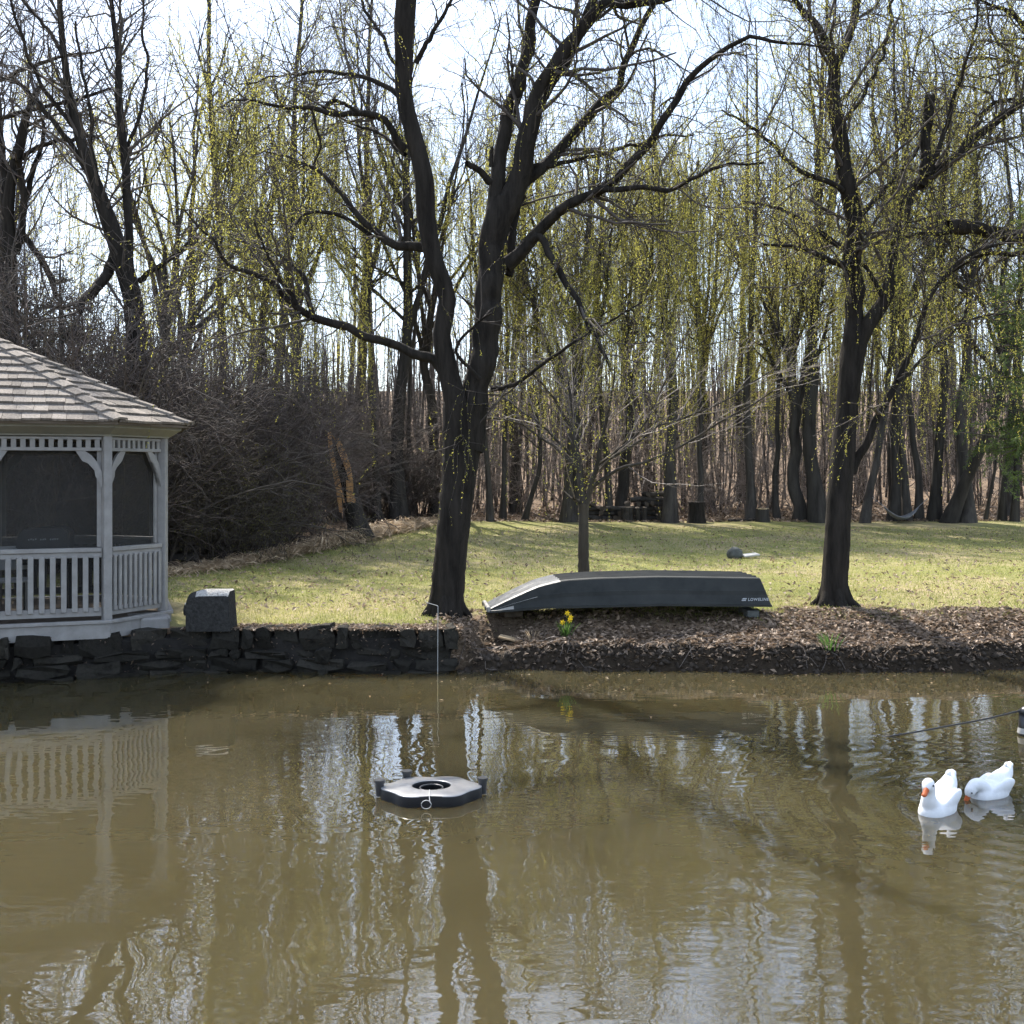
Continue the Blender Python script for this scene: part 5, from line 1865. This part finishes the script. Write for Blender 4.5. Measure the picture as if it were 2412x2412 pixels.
shrub_row(((350, 24.8, 0, 0.95), (420, 25.6, 1, 1.05), (470, 26.8, 0, 0.92), (495, 27.6, 2, 1.15), (480, 29.5, 1, 1.1), (560, 36, 0, 0.9), (430, 30.5, 0, 1.1), (440, 29, 1, 1.2), (385, 28, 0, 1.1), (340, 27.5, 2, 1.5),
           (640, 36.5, 1, 1.0), (705, 36.5, 2, 1.0), (735, 37, 1, 1.0), (660, 38, 0, 1.0), (540, 33, 0, 1.05), (790, 38.2, 2, 1.1), (300, 25.5, 1, 1.1)),
          'tangled shrubs in the thicket between gazebo and big willow', 'bare shrubs of the thicket')
shrub_row(((180, 21.5, 0, 1.05), (110, 21.0, 1, 1.4), (40, 20.6, 0, 1.1), (230, 22.2, 1, 1.2), (-30, 20.6, 1, 1.3), (150, 23.5, 0, 1.3), (60, 24, 0, 1.35)),
          'bare twiggy shrubs behind the gazebo roof', 'bare shrubs behind the gazebo')
shrub_row(((890, 39, 4, 0.9), (970, 39.5, 4, 0.8), (1040, 40, 5, 0.8), (1130, 40, 4, 1.0), (1225, 41, 5, 0.95), (1290, 39.5, 4, 0.9), (1355, 38.6, 4, 0.7), (1400, 40.5, 5, 0.8), (1445, 38.8, 4, 0.65), (1500, 40, 5, 0.85), (1570, 39.5, 4, 0.7), (1650, 43, 5, 0.8), (1775, 45, 4, 0.9), (1860, 44, 5, 0.8)),
          'grey shrubs among front trunks right of the big willow', 'bare shrubs at the foot of the woods')


# ---- conifers
def conifer(seed, h, r, spread, low, nb, dens, mat, size, droop):
    g = np.random.default_rng(seed)
    n = 12
    z = np.linspace(-0.1, h, n)
    tr = np.stack([np.cumsum(g.normal(size=n) * 0.02), np.cumsum(g.normal(size=n) * 0.02), z], -1)[None]
    Q = (r * (1 - 0.9 * z.clip(0) / h))[None]
    t = low + (1 - low) * g.random(nb)
    a = g.uniform(0, 2 * np.pi, nb)
    ln = spread * (1 - t) ** 0.7 * g.uniform(0.7, 1.15, nb) + 0.25
    i = np.minimum((t * (n - 1)).astype(int), n - 2)
    base = tr[0, i]
    d = np.stack([np.cos(a), np.sin(a), g.uniform(0.0, 0.35, nb)], -1)
    pts = [base]
    for s in range(6):
        d = unit(d + g.normal(size=d.shape) * 0.08 + np.array([0, 0, -droop]))
        pts.append(pts[-1] + d * (ln / 6)[:, None])
    B = np.stack(pts, 1)
    BR = np.linspace(0.03, 0.006, 7)[None].repeat(nb, 0)
    C, CR = spawn(B, BR, nb * 9, g, (0.15, 1.0), (0.2, 0.75), (35, 65), 4, -0.08, 0.1, 0.6, 0.005, 0.01, 0.5)
    lv = leaves(np.concatenate([up_res(B, BR, 4)[0], C]), dens, g, size, 0.28, (0.0, 1.0), 0.45, 0.015)
    return np_mesh('trunk', *merge(tubes(tr, Q, 9)), M['bark2']), np_mesh('branches', *merge(tubes(B, BR, 4), tubes(C, CR, 3)), M['twig']), np_mesh('crown', lv[0], lv[1], M[mat], False, lv[2])


for px, Y, spec, lab in (
        (1962, 29.5, (401, 9.4, 0.16, 2.9, 0.26, 150, 30, 'ever', (0.06, 0.12), 0.07), 'green hemlock with layered boughs at the right edge of the woods'),
        (120, 25.2, (402, 6.9, 0.16, 2.3, 0.05, 120, 12, 'cedar', (0.06, 0.13), 0.02), 'dark dense cedar behind the gazebo roof'),
        (15, 23.8, (403, 6.3, 0.16, 2.0, 0.05, 110, 12, 'cedar', (0.06, 0.13), 0.02), 'shorter dark cedar behind the gazebo at the left edge')):
    x = (px - 966) * Y / FPX
    t = thing('conifer', lab, 'tree', (x, Y, tz(x, Y)))
    for nm, me in zip(('trunk', 'branches', 'crown'), conifer(*spec)):
        obj(nm, me, t)

# ------------------------------------------------------------------ split snag
sg = W(668, 1008, 1)
SY = 28.6
b0 = W(678, 1010, SY)
snag = thing('broken_snag', 'broken leaning tree stump split open to orange wood at the edge of the thicket', 'stump', (b0.x, SY, tz(b0.x, SY)))


def sn(px, py):
    p = W(px, py, SY)
    return np.array([p.x - b0.x, 0.0, p.z - tz(b0.x, SY)])


ax = [sn(682, 1015), sn(674, 985), sn(664, 950), sn(652, 905), sn(641, 865), sn(630, 835), sn(622, 815)]
rad_ = [0.36, 0.27, 0.24, 0.225, 0.20, 0.14, 0.03]
bm = bmesh.new()
bmi = bmesh.new()
K = 20
rows_o, rows_i = [], []
gg = random.Random(5)
rs = resample([(a[0], a[1], a[2], r_) for a, r_ in zip(ax, rad_)], 22)
for ri, q in enumerate(rs):
    ro, rin = [], []
    s = ri / (len(rs) - 1)
    for k in range(K):
        a = 2 * math.pi * k / K
        jag = gg.uniform(-0.03, 0.03)
        ro.append(bm.verts.new((q[0] + q[3] * math.cos(a), q[1] + q[3] * 0.9 * math.sin(a), q[2] + jag)))
        rin.append(bm.verts.new((q[0] + (q[3] - 0.055) * math.cos(a), q[1] + (q[3] - 0.055) * 0.9 * math.sin(a), q[2] + jag)))
    rows_o.append(ro)
    rows_i.append(rin)


def is_open(ri, k):
    s = ri / (len(rs) - 1)
    a = (360.0 * (k + 0.5) / K)
    if s < 0.30:
        return False
    half = 48 + 26 * math.sin(s * 9.0) * 0.3
    return abs(a - 262) < half


for ri in range(len(rs) - 1):
    for k in range(K):
        j = (k + 1) % K
        if is_open(ri, k):
            continue
        bm.faces.new((rows_o[ri][k], rows_o[ri][j], rows_o[ri + 1][j], rows_o[ri + 1][k]))
        if ri >= 5:
            fo = bm.faces.new((rows_i[ri][k], rows_i[ri + 1][k], rows_i[ri + 1][j], rows_i[ri][j]))
            fo.material_index = 2 if k < 10 else 1
        for kk, (p, q) in ((k, (k, -1)), (j, (j, 1))):
            nk = (k + q) % K
            if is_open(ri, nk):
                fo = bm.faces.new((rows_o[ri][kk], rows_i[ri][kk], rows_i[ri + 1][kk], rows_o[ri + 1][kk]))
                fo.material_index = 1
me = bpy.data.meshes.new('split_trunk')
bm.to_mesh(me)
bm.free()
for mm_ in ('bark2', 'orangewood', 'rotwood'):
    me.materials.append(M[mm_])
obj('split_trunk', me, snag)
# torn plates of pale wood on both lips of the split
for nm, poly_, dy in (('torn_wood', [(634, 830), (641, 826), (652, 848), (664, 880), (668, 912), (668, 935), (660, 905), (650, 875), (640, 852)], -0.20),
                      ('torn_wood', [(655, 905), (664, 910), (671, 940), (672, 962), (660, 966), (656, 940)], -0.19),
                      ('torn_wood', [(620, 818), (626, 815), (630, 850), (639, 895), (646, 940), (648, 968), (642, 965), (632, 905), (622, 850)], -0.16)):
    pts = [sn(*p) for p in poly_]
    bm = bmesh.new()
    lo = [bm.verts.new((p[0], dy, p[2])) for p in pts]
    hi = [bm.verts.new((p[0], dy + 0.045, p[2])) for p in pts]
    n_ = len(pts)
    for i in range(n_):
        bm.faces.new((lo[i], lo[(i + 1) % n_], hi[(i + 1) % n_], hi[i]))
    bmesh.ops.triangulate(bm, faces=[bm.faces.new(lo), bm.faces.new(hi[::-1])])
    obj(nm, bm_mesh(nm, bm, M['orangewood']), snag)


# ------------------------------------------------------------------ wood pile, stumps, logs
def log_mesh(r_, ln, seed, end='cutwood'):
    g_ = random.Random(seed)
    bm_ = bmesh.new()
    K_ = 9
    rr_ = [r_ * g_.uniform(0.85, 1.1) for _ in range(K_)]
    a_ = [bm_.verts.new((-ln / 2, rr_[k] * math.cos(2 * math.pi * k / K_), rr_[k] * math.sin(2 * math.pi * k / K_))) for k in range(K_)]
    b_ = [bm_.verts.new((ln / 2, rr_[k] * math.cos(2 * math.pi * k / K_), rr_[k] * math.sin(2 * math.pi * k / K_))) for k in range(K_)]
    for k in range(K_):
        bm_.faces.new((a_[k], b_[k], b_[(k + 1) % K_], a_[(k + 1) % K_]))
    fa, fb = bm_.faces.new(a_), bm_.faces.new(b_[::-1])
    fa.material_index = fb.material_index = 1
    me_ = bm_mesh('log', bm_, M['bark2'])
    me_.materials.append(M[end])
    return me_


logs_ = [log_mesh(0.085, 0.5, i, 'oldcut') for i in range(5)]
WY = 36.6
wp = thing('woodpile', 'long dark stack of cut logs at the edge of the woods behind the small tree', 'woodpile', (W(1190, 1000, WY).x, WY, tz(W(1190, 1000, WY).x, WY)))
lx0, lx1 = W(1112, 1000, WY).x - wp.location.x, W(1252, 1000, WY).x - wp.location.x
for row in range(6):
    x = lx0 + (0.08 if row % 2 else 0)
    while x < lx1:
        hmax = 4 if x < 0.2 else 6
        if row < hmax and not (row == hmax - 1 and rnd.random() < 0.35):
            endon = rnd.random() < 0.55
            obj('log', rnd.choice(logs_), wp, (x, rnd.uniform(-0.06, 0.06), 0.08 + row * 0.155 + rnd.uniform(-.01, .01)), (rnd.uniform(-.1, .1), rnd.uniform(-0.08, 0.08), R(90) + rnd.uniform(-0.25, 0.25) if endon else rnd.uniform(-0.15, 0.15)))
            x += 0.18 if endon else 0.34
        else:
            x += 0.2
for k in range(5):
    obj('log', rnd.choice(logs_), wp, (rnd.uniform(lx0 + 0.9, lx1 - 0.3), -0.45, 0.20 + 0.0 * k), (rnd.uniform(-.2, .2), R(80) + rnd.uniform(-0.15, 0.1), rnd.uniform(0.8, 2.0)))


def stump(px, py, w, hpx, lab, mat_side, mat_top, Y):
    p = W(px, py, Y)
    z = tz(p.x, Y)
    t = thing('tree_stump', lab, 'stump', (p.x, Y, z))
    r_ = 0.5 * w * Y / FPX
    h_ = hpx * Y / FPX
    g_ = random.Random(px)
    bm_ = bmesh.new()
    rows_ = []
    for zz_, s_ in ((-0.05, 1.25), (0.06, 1.08), (h_ * 0.5, 1.0), (h_, 0.98)):
        rows_.append([bm_.verts.new((r_ * s_ * math.cos(2 * math.pi * k / 14) * g_.uniform(.95, 1.06), r_ * s_ * math.sin(2 * math.pi * k / 14) * g_.uniform(.95, 1.06), zz_)) for k in range(14)])
    for a_, b_ in zip(rows_[:-1], rows_[1:]):
        for k in range(14):
            bm_.faces.new((a_[k], a_[(k + 1) % 14], b_[(k + 1) % 14], b_[k]))
    obj('side', bm_mesh('side', bm_, M[mat_side], True), t)
    bm_ = bmesh.new()
    bmesh.ops.create_cone(bm_, cap_ends=True, segments=14, radius1=r_ * 0.99, radius2=r_ * 0.96, depth=0.04, matrix=Matrix.Translation((0, 0, h_)))
    obj('cut_top', bm_mesh('cut_top', bm_, M[mat_top]), t)


stump(1314, 1003, 32, 38, 'dark square-looking stump right of the woodpile', 'bark', 'bark', 35.6)
stump(1439, 1003, 25, 24, 'low stump with a pale cut top left of the single-trunk willow', 'bark2', 'cutwood', 35.8)
for px, Y, ln, lab, rz, r_ in ((322, 22.6, 1.1, 'cut log with a pale end lying by the gazebo corner', 0.35, 0.10), (331, 23.1, 1.0, 'upper bleached log resting behind the one by the gazebo corner', 0.15, 0.09), (1405, 35.9, 1.2, 'pale fallen branch beside the low stump with the cut top', 0.2, 0.035)):
    p = W(px, 1000, Y)
    t = thing('fallen_log', lab, 'log', (p.x, Y, tz(p.x, Y) + (r_ if 'upper' not in lab else 0.26)), rz)
    me = log_mesh(r_, ln, px)
    obj('log_body', me, t)
# round rock and slab on the lawn
p = W(1386, 1050, 24.2)
rk = thing('lawn_rock', 'dark round rock alone in the middle of the lawn', 'rock', (p.x, 24.2, tz(p.x, 24.2)))
bm = bmesh.new()
bmesh.ops.create_icosphere(bm, subdivisions=3, radius=0.17, matrix=Matrix.Translation((0, 0, 0.10)))
for v in bm.verts:
    v.co += Vector((wobble(v.co.x * 9, v.co.y * 9 + 2), wobble(v.co.y * 9, v.co.z * 9), wobble(v.co.z * 9, v.co.x * 8))) * 0.022
    v.co.z *= 0.95
obj('rock_body', bm_mesh('rock_body', bm, M['rock'], True), rk)
o = obj('flat_slab', box_mesh('flat_slab', (0, 0, 0), (0.36, 0.26, 0.04), M['slab'], 0, 0.01), None, (p.x + 0.34, 24.2, tz(p.x + 0.34, 24.2) + 0.07), (R(4), R(-6), 0.2))
tag(o, 'flat pale slab leaning against the round lawn rock', 'slab')

# hammock between two trunks on the right
HY = 35.4
h0, h1 = W(1668, 955, HY), W(1732, 957, HY)
hm = thing('hammock', 'grey sagging hammock slung between thin trunks on the right', 'hammock', ((h0.x + h1.x) / 2, HY, 0.56))
nu, nv = 14, 5
V_, F_ = [], []
for i in range(nu):
    u = i / (nu - 1)
    px_, pz = h0.x + (h1.x - h0.x) * u, h0.z + (h1.z - h0.z) * u - 0.42 * (1 - (2 * u - 1) ** 2)
    wv_ = 0.32 * math.sin(math.pi * u) + 0.03
    for j in range(nv):
        t = j / (nv - 1) * 2 - 1
        V_.append((px_ - hm.location.x, t * wv_, pz - 0.56 + 0.10 * t * t * math.sin(math.pi * u)))
for i in range(nu - 1):
    for j in range(nv - 1):
        F_.append((i * nv + j, (i + 1) * nv + j, (i + 1) * nv + j + 1, i * nv + j + 1))
ho = obj('sling', np_mesh('sling', np.array(V_), np.array(F_), M['hammock']), hm)
so = ho.modifiers.new('thick', 'SOLIDIFY')
so.thickness = 0.015
for (hx, sgn) in ((h0, -1), (h1, 1)):
    tube_obj('rope', [(hx.x - hm.location.x, 0, hx.z - 0.56), (hx.x + sgn * 0.35 - hm.location.x, 0.1, hx.z - 0.56 + 0.28)], 0.012, M['hammock'], hm, 5)

# ------------------------------------------------------------------ daffodils and other bank plants
def clump(px, py, Y, lab, name, cat, nleaf, h, mat, flowers=0, spread=0.06):
    p = W(px, py, Y)
    t = thing(name, lab, cat, (p.x, Y, tz(p.x, Y)))
    g_ = np.random.default_rng(int(px))
    n_ = 6
    a = g_.uniform(0, 2 * np.pi, nleaf)
    r0 = g_.uniform(0, spread, nleaf)
    base_ = np.stack([np.cos(a) * r0, np.sin(a) * r0, np.full(nleaf, -0.02)], -1)
    d = unit(np.stack([np.cos(a) * 0.22, np.sin(a) * 0.22, np.ones(nleaf)], -1) + g_.normal(size=(nleaf, 3)) * 0.08)
    side = unit(np.cross(d, g_.normal(size=(nleaf, 3))))
    hh_ = g_.uniform(0.6, 1.0, nleaf) * h
    L_, Rr_ = [], []
    pos = base_.copy()
    for s in range(n_):
        wdt = 0.008 * (1 - s / n_) + 0.001
        L_.append(pos - side * wdt)
        Rr_.append(pos + side * wdt)
        d = unit(d + np.array([0, 0, -0.05 * s]) + np.stack([np.cos(a), np.sin(a), a * 0], -1) * 0.05)
        pos = pos + d * (hh_ / (n_ - 1))[:, None]
    V_ = np.stack([np.stack(L_, 1), np.stack(Rr_, 1)], 2).reshape(-1, 3)
    ii = np.arange(nleaf * n_ * 2).reshape(nleaf, n_, 2)
    F_ = np.stack([ii[:, :-1, 0], ii[:, :-1, 1], ii[:, 1:, 1], ii[:, 1:, 0]], -1).reshape(-1, 4)
    obj('leaves', np_mesh('leaves', V_, F_, M[mat], True, g_.random(len(F_))), t)
    for k in range(flowers):
        hx, hyy, hz = [(0.015, -0.03, h * 1.05), (0.055, -0.04, h * 0.86), (0.045, -0.02, h * 0.72), (-0.045, -0.03, h * 0.62)][k % 4]
        fl_ = tube_obj('stalk', [(hx * 0.4, 0, 0), (hx * 0.8, hyy * 0.4, hz * 0.6), (hx, hyy * 0.8, hz)], 0.004, M['green'], t, 5)
        at_ = fl_.data.attributes.new('tint', 'FLOAT', 'FACE')
        bm_ = bmesh.new()
        for q in range(6):
            aa = q * math.pi / 3 + 0.3
            c_ = Vector((hx, hyy, hz))
            v0 = bm_.verts.new(c_)
            pa = [(0.022, -0.35), (0.040, 0.0), (0.022, 0.35)]
            vs = [bm_.verts.new(c_ + Vector((rr_ * math.cos(aa + da), -0.008, rr_ * math.sin(aa + da)))) for rr_, da in pa]
            bm_.faces.new((v0, *vs))
        bmesh.ops.create_cone(bm_, cap_ends=False, segments=8, radius1=0.010, radius2=0.015, depth=0.022, matrix=Matrix.Translation((hx, hyy - 0.012, hz)) @ Matrix.Rotation(R(90), 4, 'X'))
        me_ = bm_mesh('flower', bm_, M['yellow'])
        at_ = me_.attributes.new('tint', 'FLOAT', 'FACE')
        obj('flower', me_, t)


clump(1068, 1222, 13.85, 'yellow daffodils with upright green leaves below the boat', 'daffodil_clump', 'daffodils', 26, 0.27, 'green', 4)
clump(1566, 1262, 13.5, 'bright green leaf clump at the waterline below the single-trunk willow', 'iris_clump', 'plant', 30, 0.26, 'green', 0, 0.12)
clump(1462, 1160, 14.6, 'small yellow-green tuft by the stern of the boat', 'tuft', 'plant', 24, 0.10, 'grass', 0, 0.10)
clump(1005, 1205, 13.95, 'thin dry grass tuft left of the daffodils', 'dry_tuft', 'plant', 16, 0.15, 'straw', 0, 0.07)

# ------------------------------------------------------------------ ground cover
def scatter(name, x, y, g, size, ratio, tint, mat, lab, cat, lift=0.004, tilt=0.5, zz=None):
    n_ = len(x)
    z = terr(x, y) + lift + g.random(n_) * 0.015 if zz is None else zz
    a = g.uniform(0, 2 * np.pi, n_)
    ax_ = unit(np.stack([np.cos(a), np.sin(a), g.normal(size=n_) * tilt], -1))
    up_ = unit(np.stack([g.normal(size=n_) * tilt, g.normal(size=n_) * tilt, np.ones(n_)], -1))
    sd = unit(np.cross(up_, ax_))
    ln = g.uniform(size[0], size[1], n_)[:, None]
    wd_ = ln * ratio * 0.5
    p_ = np.stack([x, y, z], -1)
    bend = np.cross(ax_, sd) * ln * 0.12
    V_ = np.stack([p_ - ax_ * ln * 0.5, p_ + sd * wd_ + bend, p_ + ax_ * ln * 0.5, p_ - sd * wd_ + bend], 1).reshape(-1, 3)
    o = obj(name, np_mesh(name, V_, np.arange(n_ * 4).reshape(n_, 4), M[mat], False, tint))
    return tag(o, lab, cat, kind='stuff')


g = np.random.default_rng(51)
n = 21000
x = g.uniform(-0.75, 8.4, n)
u = g.random(n)
y = shore_y(x) - 0.03 + 1.6 * u ** 1.05
keep_ = ~((np.abs(x + 0.25) < 0.28) & (g.random(n) < 0.8))
keep_ &= ~((x > -0.2) & (x < 3.3) & (y > 14.15) & (g.random(n) < 0.75))
keep_ &= ~((y < shore_y(x) + 0.12) & (g.random(n) < 0.6))
x, y = x[keep_], y[keep_]
scatter('leaf_litter', x, y, g, (0.03, 0.11), 0.55, np.clip(g.beta(1.3, 1.7, len(x)), 0, 1), 'litter', 'dry brown leaves covering the right bank above the water', 'leaf litter')
n = 2600
x = np.concatenate([g.uniform(-4.0, -0.6, n), g.normal(-0.85, 0.2, 700)])
y = np.concatenate([wall_y(x[:n]) + 0.02 + 0.4 * g.random(n), g.uniform(13.36, 14.0, 700)])
zz = np.where(np.arange(len(x)) < n, np.maximum(terr(x, y), 0.50) + g.random(len(x)) * 0.03, 0)
k0 = np.arange(len(x)) >= n
zz[k0] = np.interp(y[k0], [13.36, 13.5, 14.0], [0.10, 0.42, 0.55]) + g.normal(size=k0.sum()) * 0.05
scatter('wall_leaves', x, y, g, (0.03, 0.08), 0.5, np.clip(g.beta(1.8, 2.0, len(x)), 0, 1), 'litter', 'dead leaves strewn along the top of the stone wall', 'leaf litter', zz=zz)
# leaf litter under the woods
n = 26000
x = g.uniform(-16, 26, n)
y = edge_y(x) - 0.4 + np.abs(g.normal(size=n)) * 4.5
scatter('forest_litter', x, y, g, (0.08, 0.18), 0.6, np.clip(g.beta(1.6, 2.0, n), 0, 1), 'litter', 'brown leaf litter on the floor of the woods', 'leaf litter', 0.01)
# crumbled clods and small stones on the cut face of the bank
n = 900
cx_ = g.uniform(-0.7, 8.3, n)
cy_ = shore_y(cx_) + g.uniform(-0.06, 0.16, n)
cr_ = g.uniform(0.012, 0.05, n)
oct_ = np.array([(1, 0, 0), (-1, 0, 0), (0, 1, 0), (0, -1, 0), (0, 0, 1), (0, 0, -1)], dtype=float)
tri_ = np.array([(0, 2, 4), (2, 1, 4), (1, 3, 4), (3, 0, 4), (2, 0, 5), (1, 2, 5), (3, 1, 5), (0, 3, 5)])
vv = np.stack([cx_, cy_, np.maximum(terr(cx_, cy_), -0.01)], -1)[:, None, :] + oct_[None] * cr_[:, None, None] * g.uniform(0.6, 1.4, (n, 6, 1))
ff = (tri_[None] + (np.arange(n) * 6)[:, None, None]).reshape(-1, 3)
o = obj('bank_clods', np_mesh('bank_clods', vv.reshape(-1, 3), ff, M['clod']))
tag(o, 'dark clods and pebbles on the crumbling bank edge', 'clods', kind='stuff')
# a few dead leaves lying about on the lawn
n = 5200
y = 14.6 + 19 * g.random(n) ** 1.1
x = (g.uniform(-20, 1990, n) - 966) * y / FPX
ok = (y < edge_y(x)) & ~((x < -4.0) & (y < 15.8)) & ~((x > -0.6) & (x < 3.6) & (y < 15.4))
x, y = x[ok], y[ok]
scatter('lawn_leaves', x, y, g, (0.04, 0.11), 0.5, np.clip(g.beta(1.8, 1.6, len(x)), 0, 1), 'litter', 'scattered dead leaves lying on the lawn', 'leaf litter', 0.03)
n = 70
x = g.uniform(-3.5, 7.5, n)
y = 13.2 - np.abs(g.normal(size=n)) * 0.7
o = scatter('floating_leaves', x, y, g, (0.02, 0.06), 0.5, g.uniform(0.4, 1.0, n), 'litter', 'small pale leaves floating near the far bank', 'leaves', zz=np.full(n, 0.006), tilt=0.05)
n = 500
x = g.uniform(-8.3, -0.8, n)
y = wall_y(x) + g.uniform(-0.04, 0.06, n)
scatter('wall_debris', x, y, g, (0.02, 0.06), 0.45, np.clip(g.beta(1.0, 9.0, n), 0, 1), 'litter', 'dark leaves and moss caught in the joints of the stone wall', 'leaf litter', zz=g.uniform(0.02, 0.5, n), tilt=0.8)
# dry bank sticks
n = 90
bx_ = g.uniform(-0.7, 8.0, n)
by_ = shore_y(bx_) + g.uniform(-0.05, 0.35, n)
a = g.uniform(0, 2 * np.pi, n)
ln = g.uniform(0.06, 0.36, n)
P = np.zeros((n, 4, 3))
for s in range(4):
    t = (s / 3 - 0.5)
    P[:, s, 0] = bx_ + np.cos(a) * ln * t + g.normal(size=n) * 0.012
    P[:, s, 1] = by_ + np.sin(a) * ln * t * 0.6
    P[:, s, 2] = np.maximum(terr(P[:, s, 0], P[:, s, 1]), 0.0) + 0.02 + g.uniform(0, 0.05, n)
o = obj('bank_sticks', np_mesh('bank_sticks', *tubes(P, np.full((n, 4), 0.004), 4), M['twig_pale']))
tag(o, 'pale twigs and roots scattered along the waterline', 'twigs', kind='stuff')

# straw and cut stalks at the foot of the thicket
n = 9000
t = g.random(n)
cx = np.interp(t, [0, 1], [-6.0, -2.6])
x = cx + g.normal(size=n) * 0.35
y = edge_y(x) - 0.7 + g.normal(size=n) * 0.8
hump = 0.30 * np.exp(-((t - 0.62) / 0.22) ** 2) * g.random(n) + 0.05 * g.random(n)
o = scatter('straw_heap', x, y, g, (0.18, 0.5), 0.08, g.random(n), 'straw', 'tan straw and cut stalks heaped below the snag and thicket', 'straw', zz=terr(x, y) + hump + 0.02, tilt=0.35)

# grass blades
n = 120000
u = g.random(n)
y = 13.6 + 20.0 * u ** 1.9
x = (g.uniform(-60, 2000, n) - 966) * y / FPX
ok = (y < edge_y(x) - 0.3) & np.where(x < -0.8, y > wall_y(x) + 0.42, y > shore_y(x) + 1.15 + g.normal(size=n) * 0.18)
ok &= ~((x < -4.0) & (y < 15.8))
x, y = x[ok], y[ok]
n = len(x)
z = terr(x, y)
h_ = g.uniform(0.015, 0.045, n) * (1 + 0.5 * (g.random(n) < 0.08))
a = g.uniform(0, 2 * np.pi, n)
sd = np.stack([np.cos(a), np.sin(a), np.zeros(n)], -1) * 0.0045 * (y / 14)[:, None]
b = np.stack([x, y, z - 0.004], -1)
tp = b + np.stack([g.normal(size=n) * 0.018, g.normal(size=n) * 0.018, h_], -1)
V_ = np.stack([b - sd, b + sd, tp + sd * 0.3, tp - sd * 0.3], 1).reshape(-1, 3)
patch = 0.5 + 0.5 * np.sin(x * 0.9 + np.sin(y * 0.7) * 2) * np.sin(y * 1.1 + 0.5 * x)
o = obj('grass', np_mesh('grass', V_, np.arange(n * 4).reshape(n, 4), M['grass'], False, np.clip(0.15 + 0.5 * patch + g.normal(size=n) * 0.25, 0, 1)))
tag(o, 'short yellow-green spring grass of the lawn', 'grass', kind='stuff')
